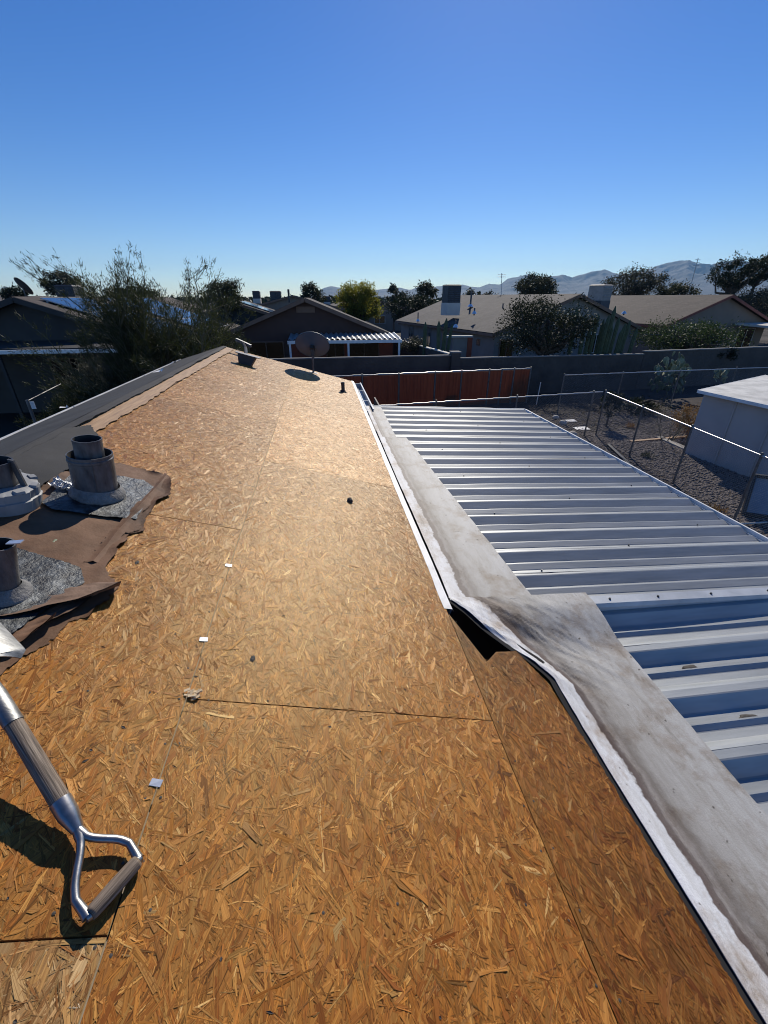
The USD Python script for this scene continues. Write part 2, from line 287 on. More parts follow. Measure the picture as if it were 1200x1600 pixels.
surf('ground', {'t': ('texture_coordinate', {}), 'n': ('noise_texture', {'scale': .22, 'detail': 7, 'roughness': .62}), 'r': ('rgb_ramp', {'ramp': [(.32, (.020, .016, .014)), (.5, (.050, .041, .035)), (.7, (.10, .083, .071))]}),
     'n2': ('noise_texture', {'scale': 26.0, 'detail': 5}), 'r2': ('rgb_ramp', {'ramp': [(.3, (.55, .55, .55)), (.7, (1.3, 1.3, 1.3))]}), 'x': ('mix_color', {'blend_type': 'multiply', 'fac': 1.0, 'use_clamp': False}),
     'b': ('bump', {'strength': .8, 'distance': .03}), 'p': ('principled_bsdf', {'roughness': .95, 'specular_ior_level': .2})},
     [('t.object', 'n.vector'), ('n.fac', 'r.fac'), ('t.object', 'n2.vector'), ('n2.fac', 'r2.fac'), ('r.color', 'x.a'), ('r2.color', 'x.b'), ('x.result', 'p.base_color'), ('n2.fac', 'b.height'), ('b.normal', 'p.normal')])
noisy('mountain_rock', (.020, .020, .018), (.055, .05, .042), .004, .95, detail=8)
noisy('scrub_far', (.035, .04, .02), (.08, .085, .045), .05, .95)

# ------------------------------------------------------------------ ground, mountains, haze
def structure(name, mesh, mat, smooth=False):
    v, f = arr(mesh); m = usdkit.mesh(stage, numbered('/World', name), (v, f), MAT[mat], smooth=smooth); say(m.GetPrim(), kind='structure')
R_G = 9000.0
structure('ground', (np.array([[-R_G, -R_G, 0], [R_G, -R_G, 0], [R_G, R_G, 0], [-R_G, R_G, 0]], float), np.array([[0, 1, 2, 3]])), 'ground')

def mountains():
    px = np.array([380, 440, 470, 497, 508, 520, 532, 560, 600, 625, 640, 655, 672, 690, 705, 720, 735, 748, 762, 778, 790, 802, 815, 840, 860, 874, 888, 900, 915, 935, 948, 962, 980, 1000, 1015, 1030, 1060, 1080, 1100, 1128, 1160, 1200, 1260, 1320])
    py = np.array([466, 465, 463, 455, 449, 447, 450, 456, 452, 449, 452, 446, 450, 446, 449, 443, 447, 449, 443, 445, 436, 434, 429, 432, 430, 428, 434, 430, 426, 422, 427, 428, 426, 424, 415, 411, 407, 411, 412, 407, 412, 418, 425, 440])
    n, m = 520, 70
    u = np.linspace(px[0], px[-1], n); D0 = 6200.0
    base = np.stack([at(x, 466, 1.0)[:2] for x in u]); base /= np.linalg.norm(base, axis=1, keepdims=True)
    elev = np.array([(at(x, y, 1.0)[2] - Z0) / np.linalg.norm(at(x, y, 1.0)[:2]) for x, y in zip(u, np.interp(u, px, py))])
    s = np.linspace(0, 1, m); r = D0 - 1900 + 3000 * s
    peak = np.where(s < .63, (s / .63) ** 1.25, (1 - (s - .63) / .37) ** .9)
    X = base[:, None, :] * r[None, :, None]
    q = np.concatenate([X / 420.0, np.zeros((n, m, 1))], -1)
    ridg = 1 - np.abs(2 * meshkit.fbm(q, 5, 3) - 1) * 2.0
    h = (np.maximum(elev, 0) * D0 + 2)[:, None] * peak[None] 
    h = h * (1 + (.36 * (ridg - .62)) * (1 - peak[None] ** 6 * .75)) + 1
    h += (fb(q * 6, 4, 9) * 12) * peak[None]
    h[:, 0] = -5; h[:, -1] = -5; h[0] = -5; h[-1] = -5
    structure('mountain_range', grid(np.concatenate([X, h[..., None]], -1)), 'mountain_rock')
mountains()
MAT['haze_air'] = usdkit.material(stage, '/World/Looks/haze_air', {'v': ('principled_volume', {'color': (.34, .64, 1.0), 'density': 6.3e-5, 'anisotropy': .2})}, [], volume='v.volume')
hz = usdkit.mesh(stage, '/World/haze', box(-9500, 9500, -9500, 9500, -1.0 - 6, 600), MAT['haze_air']); say(hz.GetPrim(), kind='stuff', label='thin blue desert haze over the neighbourhood', cat='haze')

# ------------------------------------------------------------------ my house: the roof being stripped
PHI = math.radians(16.1); HH = 1.37
S_ = np.array([math.cos(PHI), 0, -math.sin(PHI)]); N_ = np.array([math.sin(PHI), 0, math.cos(PHI)])
def R(u, y, d=0.0):
    u, y, d = np.broadcast_arrays(np.asarray(u, float), np.asarray(y, float), np.asarray(d, float))
    return u[..., None] * S_ + y[..., None] * np.array([0, 1.0, 0]) + (d - HH)[..., None] * N_ + np.array([0, 0, Z0])
house = Thing('house', 'single storey house with its roof stripped to bare strand board, underfoot', 'house', (0, 4, 0))
Y_NEAR, Y_FAR, U_RIDGE = -1.6, 9.4, -1.63
RX, RZ = R(U_RIDGE, 0)[0], R(U_RIDGE, 0)[2]
def Lp(x, y, d=0.0):                       # the other slope, falling away to the left of the ridge
    x, y, d = np.broadcast_arrays(np.asarray(x, float), np.asarray(y, float), np.asarray(d, float))
    return np.stack([x - d * math.sin(PHI), y, RZ - (RX - x) * math.tan(PHI) + d * math.cos(PHI)], -1)

PAL = np.array([(.46, .190, .038), (.40, .146, .026), (.34, .110, .018), (.54, .252, .058), (.44, .164, .026), (.24, .062, .008), (.68, .40, .14), (.38, .126, .017), (.16, .042, .006)])
PRB = np.array([.18, .20, .20, .09, .15, .075, .02, .05, .035])
def osb_panel(u0, u1, y0, y1, mat='osb_old', cut=None, dens=1.0, label=None):
    """One sheet: the board and the strands of its face, in one mesh."""
    poly = cut if cut is not None else sbox(u0, y0, u1, y1)
    ext = trimesh.creation.extrude_polygon(poly, .011, engine='earcut')
    bv = np.array(ext.vertices); V = [R(bv[:, 0], bv[:, 1], bv[:, 2] - .011)]; F = [np.array(ext.faces)]; nb = len(bv)
    T = [np.tile((.30, .125, .026), (nb, 1))]; UV = [bv[:, [1, 0]]]
    ymid = np.linspace(y0, y1, 6)[:-1]; tot = nb
    for ya, yb in zip(np.linspace(y0, y1, 6)[:-1], np.linspace(y0, y1, 6)[1:]):
        far = max((ya + yb) / 2, .5)
        k = int((u1 - u0) * (yb - ya) * 3500 * dens * (1 if far < 3.0 else .65))
        if (yb < .0): k = int(k * .3)
        kb = int(k * .50); k = k + kb; isb = np.arange(k) < kb
        c = np.stack([rng.uniform(u0, u1, k), rng.uniform(ya, yb, k)], 1)
        big = rng.random(k) < .17
        L = np.where(big, rng.lognormal(math.log(.068), .35, k), rng.lognormal(math.log(.036), .45, k)); W = np.where(big, rng.uniform(.007, .020, k), rng.uniform(.0015, .007, k))
        L = np.where(isb, rng.lognormal(math.log(.072), .32, k), L); W = np.where(isb, rng.uniform(.007, .021, k), W)
        th = np.where(rng.random(k) < .75, rng.normal(0, .55, k), rng.uniform(-1.57, 1.57, k))
        a = np.stack([np.sin(th), np.cos(th)], 1); b = np.stack([np.cos(th), -np.sin(th)], 1)
        col = PAL[rng.choice(len(PAL), k, p=PRB)] * rng.uniform(.52, 1.05, (k, 1)); col[:kb] = PAL[rng.choice(6, kb, p=[.2, .25, .25, .06, .2, .04])] * rng.uniform(.58, .98, (kb, 1))
        # slivers splitting off along the grain of the bigger strands
        par = np.repeat(np.nonzero(W > .0045)[0], 3); q = len(par)
        c = np.vstack([c, c[par] + a[par] * (rng.uniform(-.4, .4, q) * L[par])[:, None] + b[par] * (rng.uniform(-.55, .55, q) * W[par])[:, None]])
        th = np.concatenate([th, th[par] + rng.normal(0, .06, q)]); a = np.stack([np.sin(th), np.cos(th)], 1); b = np.stack([np.cos(th), -np.sin(th)], 1)
        col = np.vstack([col, col[par] * rng.uniform(.5, 1.4, (q, 1))])
        L = np.concatenate([L, L[par] * rng.uniform(.25, .8, q)]); W = np.concatenate([W, np.minimum(W[par] * rng.uniform(.08, .3, q), .004)]); k = k + q
        sk = rng.uniform(-.45, .45, (k, 2)) ; e = rng.uniform(.55, 1.25, (k, 6))
        loc = np.array([(-.5, -.5), (0, -.52), (.5, -.5), (.5, .5), (0, .52), (-.5, .5)])
        al = loc[None, :, 0] * L[:, None] * e; ac = loc[None, :, 1] * W[:, None] * e[:, ::-1]
        al = al + ac * np.where(loc[None, :, 0] < 0, sk[:, :1], sk[:, 1:]) * 2.2 * (np.abs(loc[None, :, 0]) > .1)
        P = c[:, None] + al[..., None] * a[:, None] + ac[..., None] * b[:, None]
        P[..., 0] = np.clip(P[..., 0], u0, u1); P[..., 1] = np.clip(P[..., 1], ya - .3 if ya > y0 + .01 else y0, yb + .3 if yb < y1 - .01 else y1)
        d = np.concatenate([rng.uniform(.0002, .0008, kb), rng.uniform(.0006, .0016, k - q - kb), rng.uniform(.0006, .0020, q)])[:, None] + al * rng.normal(0, .007, (k, 1)) + ac * rng.normal(0, .10, (k, 1)); d = np.maximum(d, .00015)
        keep = np.ones(k, bool)
        if cut is not None:
            ins = shapely.contains_xy(cut, P[..., 0].ravel(), P[..., 1].ravel()).reshape(k, 6); keep = ins.all(1)
        P, d, al, ac, k2 = P[keep], d[keep], al[keep], ac[keep], int(keep.sum())
        V.append(R(P[..., 0], P[..., 1], d).reshape(-1, 3))
        i = np.arange(k2)[:, None] * 6 + tot
        F.append(np.concatenate([i + np.array(q) for q in ([0, 5, 1], [1, 5, 4], [1, 4, 2], [2, 4, 3])], 0)); tot += 6 * k2
        col = col[keep]
        T.append(np.repeat(col, 6, 0)); off = rng.uniform(0, 50, (k2, 1, 2))
        UV.append((np.stack([al, ac], -1) + off).reshape(-1, 2))
    v, f = np.vstack(V), np.vstack(F)
    # every strand faces up out of the roof
    nrm = np.cross(v[f[:, 1]] - v[f[:, 0]], v[f[:, 2]] - v[f[:, 0]]) @ N_
    flip = (nrm < 0) & (f[:, 0] >= nb); f[flip] = f[flip][:, ::-1]
    return house.part('osb_panel', (v, f), mat, uv=np.vstack(UV), tint=np.vstack(T), label=label)

g = .0022; UA, UB, UE = -.18, 1.045, 1.49
# middle strip of sheets
osb_panel(UA + g, UB - g, -1.35, 1.112 - g)
osb_panel(UA + g, UB - g, 1.112 + g, 3.58 - g)
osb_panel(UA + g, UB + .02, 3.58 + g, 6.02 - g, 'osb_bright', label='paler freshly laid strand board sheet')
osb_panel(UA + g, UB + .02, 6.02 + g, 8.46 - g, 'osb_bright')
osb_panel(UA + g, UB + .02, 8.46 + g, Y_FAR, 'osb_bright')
# upper strip
osb_panel(-1.43, UA - g, -1.35, .485 - g, 'osb_patch', label='pale greenish patch sheet')
osb_panel(-1.43, UA - g, .485 + g, 2.34 - g, dens=.9)
osb_panel(-1.43, UA - g, 2.34 + g, 4.78 - g)
osb_panel(-1.43, UA - g, 4.78 + g, 7.22 - g, 'osb_far_glare')  # same board as the near sheets, glare put into its colour
osb_panel(-1.43, UA - g, 7.22 + g, Y_FAR, 'osb_far_glare')
# narrow weathered strip at the near eave, its far end broken away
cut = Polygon([(UB + g, -1.35), (UE, -1.35), (1.485, 1.50), (1.43, 1.575), (1.30, 1.545), (1.24, 1.535), (1.155, 1.455), (UB + g, 1.80)])
osb_panel(UB + g, UE, -1.35, 1.80, 'osb_stained', cut=cut, label='darker weathered strip of strand board with a broken end')

# joint gaps show the dark attic; nails and chips
nails = []
def nail_row(u, ys):
    for y in ys: nails.append((u, y))
for u in (UA + .02, UA - .02, UB - .02, UB + .03): [nails.append((u + rng.normal(0, .003), y + rng.normal(0, .012))) for y in np.arange(-.3, 9.2, .155)]
for y in np.arange(-.1, 9.3, .61): [nails.append((u + rng.normal(0, .01), y + rng.normal(0, .01))) for u in np.arange(-1.3, 1.0, .2)]
nm = []
for u, y in nails:
    t = np.arange(6) * np.pi / 3; rr = .0042
    P = R(np.append(u + rr * np.cos(t), u), np.append(y + rr * np.sin(t), y), np.append(np.full(6, .0016), .0026))
    nm.append((P, np.array([[6, k, (k + 1) % 6] for k in range(6)])))
house.part('nail_heads', merge(nm), 'scrap', kind='stuff')
ch = []
for k in range(150):
    u, y = rng.uniform(-1.3, 1.0), rng.uniform(.2, 7) ** 1.0; th = rng.uniform(0, 3.1); L, W = rng.uniform(.006, .022), rng.uniform(.003, .008)
    a = np.array([math.sin(th), math.cos(th)]); b = np.array([math.cos(th), -math.sin(th)])
    q = np.array([-a * L / 2, b * W / 2, a * L / 2, -b * W / 2]) + (u, y)
    ch.append((R(q[:, 0], q[:, 1], np.array([.0018, .003, .002, .004])), np.array([[0, 1, 2, 3]])))
house.part('chip_holes', merge(ch), 'scrap', kind='stuff')

# ridge: brown plank edge, felt lapped over the ridge, dark slope behind
def strip_sheet(fn, ya, yb, step, mat, name, th=0.004, **k):
    ys = np.arange(ya, yb + step / 2, step); lo, hi = zip(*[fn(y)[:2] for y in ys]); m = 6
    w = np.linspace(0, 1, m); U = np.array(lo)[:, None] * (1 - w) + np.array(hi)[:, None] * w
    Yg = np.repeat(ys[:, None], m, 1); D = np.array([fn(y)[2](w) for y in ys])
    top = R(U, Yg, D); bot = R(U, Yg, np.maximum(D - th, .0005))
    return house.part(name, [grid(top), grid(bot[:, ::-1]), grid(np.stack([top[:, -1], bot[:, -1]], 1)), grid(np.stack([bot[:, 0], top[:, 0]], 1))], mat, **k)
def nz(y, s, seed): return float(fb(np.array([[y * s, seed * 3.1, 0]]), 4, seed)[0])
house.part('ridge_board', [(lambda a: hexa(a[:4], a[4:]))(np.vstack([R([U_RIDGE, -1.436, -1.436, U_RIDGE], [ya, ya, yb, yb], -.01), R([U_RIDGE, -1.436, -1.436, U_RIDGE], [ya, ya, yb, yb], .004)])) for ya, yb in ((-1.3, 2.6), (2.602, 6.1), (6.102, Y_FAR))], 'plank')
strip_sheet(lambda y: (U_RIDGE - .0, U_RIDGE + .21 + .05 * nz(y, .9, 1) + .045 * nz(y, 13, 2) + .02 * nz(y, 41, 22), lambda w: .006 + .008 * w * (1 + 4 * max(0, nz(y, 2, 5)))), -1.3, 9.3, .016, 'plank', 'torn_paper_edge')
strip_sheet(lambda y: (U_RIDGE - .0, U_RIDGE + .075 + .05 * nz(y, .8, 3) + .03 * nz(y, 12, 4) + .012 * nz(y, 37, 24), lambda w: .016 + .010 * w * (1 + 5 * max(0, nz(y, 2.2, 6)))), -1.3, 9.36, .016, 'felt', 'ridge_felt')
XL = -2.83
ys = np.linspace(-1.6, Y_FAR, 120); xs = np.linspace(RX, XL, 24)
Yg, Xg = np.meshgrid(ys, xs, indexing='ij')
dd = .014 + .006 * fb(np.stack([Xg * 3, Yg * 3, 0 * Xg], -1), 4, 21)
top = Lp(Xg, Yg, dd)
house.part('far_slope_felt', [grid(top[:, ::-1]), grid(Lp(Xg, Yg, -.02)), grid(np.stack([top[:, -1], Lp(Xg, Yg, -.02)[:, -1]], 1))], 'felt')
cor = lambda a, b, d: np.vstack([Lp(a, ys[[0, -1]], d), Lp(b, ys[[0, -1]], d)[::-1]])
for ya, yb in ((-1.6, 1.98), (2.0, 5.2), (5.23, 7.4), (7.42, 9.4)):
    q = lambda d: np.vstack([Lp(XL + .02, [ya, yb], d), Lp(XL - .035, [yb, ya], d)])
    house.part('drip_edge', hexa(q(-.05), q(.024)), 'drip_white', label='pale drip edge on the far eave of the dark slope')
# loose bits of pale sheet on the dark felt
for (x, y, s) in ((-2.4, 7.6, .06), (-2.72, 4.9, .04), (-2.15, 6.2, .08)):
    t = np.sort(rng.uniform(0, 6.28, 7)); P = Lp(x + s * np.cos(t), y + s * 1.5 * np.sin(t), .03 + .05 * rng.random(7)); c = P.mean(0)
    single('felt_scrap', {.06: 'small pale curled scrap near the far end of the dark ridge slope', .04: 'thin pale scrap lying on the white edge of the dark slope', .08: 'larger pale torn flap on the dark slope near the ridge'}[s], 'scrap', (np.vstack([P, c]), np.array([[7, k, (k + 1) % 7] for k in range(7)])), 'paper')

# walls, gables, eaves of the house
EXN, EZN = R(UE, 0)[0], R(UE, 0)[2]; EXF, EZF = R(1.07, 0)[0], R(1.07, 0)[2]
prof = [(-2.75, 0), (.52, 0), (.52, R(.92, 0)[2] - .03), (RX, RZ - .05), (-2.75, Lp(-2.75, 0)[2] - .03)]
house.part('wall', prism([(x, -1.25, z) for x, z in prof][::-1], (0, 10.3, 0)), 'stucco_house')
house.part('fascia_board', box(EXF - .03, EXF - .005, 1.85, Y_FAR, EZF - .15, EZF - .012), 'fascia_dark')
house.part('fascia_board', box(EXN - .035, EXN - .008, -1.3, 1.3, EZN - .14, EZN - .012), 'fascia_dark')
house.part('soffit', box(.523, 1.05, -1.24, 9.04, EZN - .33, EZN - .30), 'fascia_dark')
house.part('ledger_board', box(1.053, 1.08, -1.24, 9.04, EZN - .33, EZN - .155), 'fascia_dark')
rk = [R(U_RIDGE, Y_FAR, -.012), R(1.06, Y_FAR, -.012), R(1.06, Y_FAR, -.13), R(U_RIDGE, Y_FAR, -.13)]
house.part('rake_board', prism(rk, (0, -.022, 0)), 'fascia_dark')
# white drip edge along the far eave
ysd = np.arange(1.84, Y_FAR + .05, .1)
w1 = 1.058 + .008 * np.array([nz(y, 3, 8) for y in ysd])
A = np.stack([R(w1 - .030 + .012 * np.array([nz(y, 7, 9) for y in ysd]), ysd, .0035), R(w1 + .022, ysd, .006), R(w1 + .022, ysd, -.045)], 1)
house.part('drip_edge', grid(A), 'drip_white', label='chalky white drip edge along the right eave')
A = np.stack([R(w1 + .022, ysd, .004), R(w1 + .038, ysd, -.012), R(w1 + .038, ysd, -.08)], 1)
house.part('dark_eave_line', grid(A), 'dark_edge')  # dark strip along the outer side of the drip edge
# gutter that shows past the patio cover
gx0, gx1, gz = EXF + .03, EXF + .155, EZF - .14
for nm_, m_ in (('gutter', [box(gx0, gx0 + .004, 6.95, Y_FAR + .02, gz, gz + .11), box(gx1 - .004, gx1, 6.95, Y_FAR + .02, gz, gz + .10), box(gx0 + .004, gx1 - .004, 6.95, Y_FAR + .02, gz, gz + .005), box(gx1 - .012, gx1 + .01, 6.95, Y_FAR + .02, gz + .10, gz + .112), box(gx0 + .004, gx1 - .004, Y_FAR + .012, Y_FAR + .02, gz + .005, gz + .1)]),):
    gp = house.part(nm_, m_, 'gutter_metal')
for y in (7.6, 8.5, 9.3): house.part('gutter_strap', box(gx0, gx1, y, y + .025, gz + .112, gz + .116), 'gutter_metal', under=gp)
# tan wood showing under the lifted membrane

# sheets cut from an outline, laid on the roof with lift and wrinkles
def torn_sheet(pts, lift, step=.014, jitter=.012, seed=0):
    ring = LineString(pts + [pts[0]]); n = int(ring.length / .012)
    q = np.array([ring.interpolate(i / n, normalized=True).coords[0] for i in range(n)])
    q = q + np.stack([fb(np.c_[q * 18, np.full(n, seed)], 5, seed), fb(np.c_[q * 18, np.full(n, seed + 9)], 5, seed + 5)], 1) * 2 * jitter + np.stack([fb(np.c_[q * 70, np.full(n, seed)], 2, seed + 1), fb(np.c_[q * 70, np.full(n, seed + 9)], 2, seed + 6)], 1) * .7 * jitter
    poly = Polygon(q).buffer(0)
    if poly.geom_type != 'Polygon': poly = max(poly.geoms, key=lambda a: a.area)
    u0, y0, u1, y1 = poly.bounds
    U, Yg = np.meshgrid(np.arange(u0 - step, u1 + step, step), np.arange(y0 - step, y1 + step, step), indexing='ij')
    sh = U.shape; C = shapely.contains_xy(poly, (U + step / 2).ravel(), (Yg + step / 2).ravel()).reshape(sh)
    inn = shapely.contains_xy(poly, U.ravel(), Yg.ravel()).reshape(sh)
    used = np.zeros(sh, bool); i, j = np.nonzero(C[:-1, :-1])
    for a, b in ((0, 0), (1, 0), (1, 1), (0, 1)): used[i + a, j + b] = True
    bd = poly.exterior
    for a, b in zip(*np.nonzero(used & ~inn)):
        p = bd.interpolate(bd.project(Point(U[a, b], Yg[a, b]))); U[a, b], Yg[a, b] = p.x, p.y
    ed = np.full(sh, .2)
    for a, b in zip(*np.nonzero(used)): ed[a, b] = bd.distance(Point(U[a, b], Yg[a, b]))
    D = lift(U, Yg, ed); idx = -np.ones(sh, int); idx[used] = np.arange(used.sum())
    f = np.stack([idx[i, j], idx[i + 1, j], idx[i + 1, j + 1], idx[i, j + 1]], 1)
    v = R(U[used], Yg[used], D[used]); vb = R(U[used], Yg[used], np.maximum(D[used] - .004, .0006))
    return (v, f), (vb, f[:, ::-1])
def wr(U, Yg, s, seed): return fb(np.stack([U * s, Yg * s * .6, 0 * U], -1), 4, seed)
under_pts = [(-1.42, .95), (-.80, 1.02), (-.745, 1.20), (-.70, 1.30), (-.685, 1.42), (-.63, 1.46), (-.60, 1.66), (-.70, 1.78), (-.715, 2.08), (-.66, 2.14), (-.70, 2.30), (-.705, 2.46), (-.665, 2.60), (-.73, 2.86), (-1.07, 2.94), (-1.22, 2.93), (-1.27, 2.74), (-1.275, 2.45), (-1.42, 2.2)]
house.part('underlayment_sheet', list(torn_sheet(under_pts, lambda U, Y, e: .005 + .020 * np.clip(wr(U, Y, 7, 31) + .12, 0, 1) + .05 * np.exp(-e / .03) * np.clip(wr(U, Y, 6, 33) + .05, 0, .4) * 2, jitter=.016, seed=2)), 'underlay', label='torn brown underlayment paper around the vent pipes', smooth=35)
fold = [(-.93, 1.62), (-.72, 1.80), (-.645, 1.72), (-.66, 2.0), (-.73, 2.1), (-.80, 2.02), (-.86, 1.80)]
house.part('underlayment_fold', list(torn_sheet([(-.74, 1.80), (-.80, 1.80), (-.79, 2.9), (-.73, 2.84), (-.69, 2.60), (-.72, 2.46), (-.725, 2.3), (-.68, 2.14), (-.735, 2.08)], lambda U, Y, e: .012 + .010 * np.exp(-((U + .765) / .012) ** 2) + .03 * np.clip(wr(U, Y, 9, 35), 0, 1), step=.010, jitter=.01, seed=4)), 'underlay', smooth=35)
# two big curled tongues at its lower corner
def tongue(c, ang, L, W, curl, seed, hgt=.02):
    a = np.array([math.sin(ang), math.cos(ang)]); b = np.array([math.cos(ang), -math.sin(ang)])
    s, w = np.meshgrid(np.linspace(0, 1, 26), np.linspace(-1, 1, 15), indexing='ij')
    wid = W * (.55 + .45 * np.sin(np.pi * np.clip(s * .9 + .1, 0, 1))) * (1 + .25 * fb(np.stack([s * 5, w * 0, s * 0 + seed], -1), 3, seed))
    U = c[0] + a[0] * s * L + b[0] * w * wid; Yy = c[1] + a[1] * s * L + b[1] * w * wid
    D = hgt * (.3 + s) * (1 - w * w * .3) + curl * np.maximum(0, w) ** 2 * (.3 + .7 * s) + .016 * fb(np.stack([s * 6, w * 2, s * 0], -1), 3, seed + 1) + .006
    v, f = grid(R(U, Yy, np.maximum(D, .004))); v2, f2 = grid(R(U, Yy, np.maximum(D - .005, .001)))
    return [(v, f), (v2, f2[:, ::-1])]
house.part('underlayment_flap', tongue((-.93, 1.42), .98, .40, .07, .055, 3), 'underlay_edge', smooth=40, label='curled torn tongue of brown paper')
house.part('underlayment_flap', tongue((-.80, 1.36), .55, .26, .04, .03, 8, .012), 'underlay_edge', smooth=40)
house.part('underlayment_flap', tongue((-.86, 1.18), .45, .26, .05, .045, 12, .015), 'underlay', smooth=40)
house.part('felt_patch', list(torn_sheet([(-1.62, 2.0), (-1.30, 2.15), (-1.275, 2.45), (-1.265, 2.72), (-1.24, 2.95), (-1.345, 3.20), (-1.37, 3.32), (-1.50, 3.50), (-1.60, 3.3)], lambda U, Y, e: .026 + .01 * wr(U, Y, 8, 41), jitter=.014, seed=7)), 'felt', label='dark felt patch between the ridge and the brown paper', smooth=35)

# ------------------------------------------------------------------ things on the roof
def flash_plate(t, u, y, w, l, rot, mat='flashing', name='flashing_plate', lift=.02):
    q = np.array([(-w / 2, -l / 2 + .06), (-w / 2 + .07, -l / 2), (w / 2, -l / 2), (w / 2, l / 2 - .08), (w / 2 - .08, l / 2), (-w / 2, l / 2)])
    c, s = math.cos(rot), math.sin(rot); q = [(u + a * c - b * s, y + a * s + b * c) for a, b in q]
    t_, b_ = torn_sheet(q, lambda U, Y, e: lift + .012 * wr(U, Y, 9, 51) + .02 * np.exp(-e / .03) * np.clip(wr(U, Y, 7, 52), 0, .3), step=.010, jitter=.0025, seed=int(u * 50) % 17 + 3)
    return t.part(name, [t_, b_], mat, smooth=30)
def rough(v, a, s, seed):
    v, f = v; return v + fb(v * s, 3, seed)[:, None] * a * 2 * (v - v.mean(0)) / np.linalg.norm(v - v.mean(0), axis=1, keepdims=True), f
def open_pipe(t, base, axis, r, L, mat='pipe_steel', name='outer_pipe', wall=.004, **k):
    p = t.part(name, lathe([(r, 0), (r * 1.0, L * .5), (r, L - .012), (r * 1.02, L - .010), (r * 1.02, L), (r - wall, L)], base, 48, axis), mat, smooth=40, **k)
    t.part('inner_wall', lathe([(r - wall, L), (r - wall, L * .3), (.001, L * .3)], base, 40, axis), 'pipe_inside', under=p, smooth=40)
    return p
AX = np.array([.12, .0, 1.0]); AX = AX / np.linalg.norm(AX)
b0 = R(-1.005, 2.435); A0 = AX
vp = Thing('vent_pipe', 'wide double walled grey metal flue pipe with a stub in its open top', 'vent pipe', b0)
flash_plate(vp, -.985, 2.46, .46, .52, .1)
open_pipe(vp, b0 - A0 * .03, A0, .108, .30)
open_pipe(vp, b0 + A0 * .15, A0, .070, .205, name='inner_pipe')
vp.part('pipe_seam', beam(b0 + A0 * .02 + np.array([.045, -.0985, 0]), b0 + A0 * .262 + np.array([.045, -.0985, 0]), .010, .004, (0, 1, 0)), 'pipe_steel')
vp.part('pipe_band', lathe([(.108, .232), (.1115, .236), (.1115, .248), (.108, .252)], b0, 48, A0), 'pipe_steel', smooth=40)
vp.part('mastic_collar', rough(lathe([(.136, .0), (.140, .015), (.124, .04), (.115, .055), (.1085, .066)], b0 + N_ * .006 + A0 * .012, 64, N_), .010, 26, 5), 'mastic', smooth=40)
s, w = np.meshgrid(np.linspace(-1, 1, 22), np.linspace(-1, 1, 16), indexing='ij')
vp.part('foil_scrap', grid(R(-1.17 + .075 * s, 2.45 + .05 * w, .035 + .03 * (s < 0) * -s * .5 + .05 * fb(np.stack([s * 5, w * 5, 0 * s], -1), 3, 61))), 'foil', label='crumpled shiny foil edge')

b1 = R(-1.36, 2.20)
cap = Thing('round_roof_vent', 'low round pale vent with a scalloped rim and stub pipe, at the left edge', 'roof vent', b1)
def scal(z, t): return 1 + np.where(z > .05, .02, .0) * np.sign(np.sin(9 * t)) + 0 * z
cap.part('base_ring', lathe([(.165, .0), (.17, .012), (.17, .07), (.162, .074), (.160, .115), (.135, .122), (.088, .125)], b1, 108, N_, scal), 'vent_white', smooth=30)
open_pipe(cap, b1 + N_ * .10, AX, .082, .13, name='stub_pipe')
cap.part('bracket', hexa(*(lambda q, d: (q, q + d))(np.array([R(-1.262, 2.20, .122), R(-1.236, 2.20, .122), R(-1.236, 2.212, .122), R(-1.262, 2.212, .122)]), np.array([-.012, 0, .14]))), 'pipe_steel')
for k in range(9):
    a = k * 2 * math.pi / 9 + .2; c = b1 + N_ * .121 + S_ * .145 * math.cos(a) + np.array([0, 1, 0]) * .145 * math.sin(a)
    r_ = S_ * math.cos(a) + np.array([0, 1, 0]) * math.sin(a); t_ = np.cross(N_, r_)
    q = np.array([c + r_ * i * .018 + t_ * j * .022 for i, j in ((-1, -1), (1, -1), (1, 1), (-1, 1))])
    cap.part('rim_lug', hexa(q - N_ * .004, (q - c) * .8 + c + N_ * .008), 'vent_white')

b2 = R(-.950, 1.515); AXL = np.array([.27, 0, 1.0]); AXL = AXL / np.linalg.norm(AXL)
lp = Thing('vent_pipe', 'thin grey vent pipe at the left edge on a tar smeared dark flashing', 'vent pipe', b2)
flash_plate(lp, -.96, 1.56, .40, .44, -.25)
open_pipe(lp, b2 - AXL * .02, AXL, .048, .27)
lp.part('mastic_collar', rough(lathe([(.085, 0), (.082, .012), (.062, .03), (.0505, .05)], b2 + N_ * .02, 36, N_), .006, 18, 6), 'mastic', smooth=40)
c = b2 + AXL * .252 + np.array([.050, 0, 0]); lp.part('clamp_tab', box(c[0] - .02, c[0] + .03, c[1] - .012, c[1] + .012, c[2], c[2] + .004), 'clip_metal')

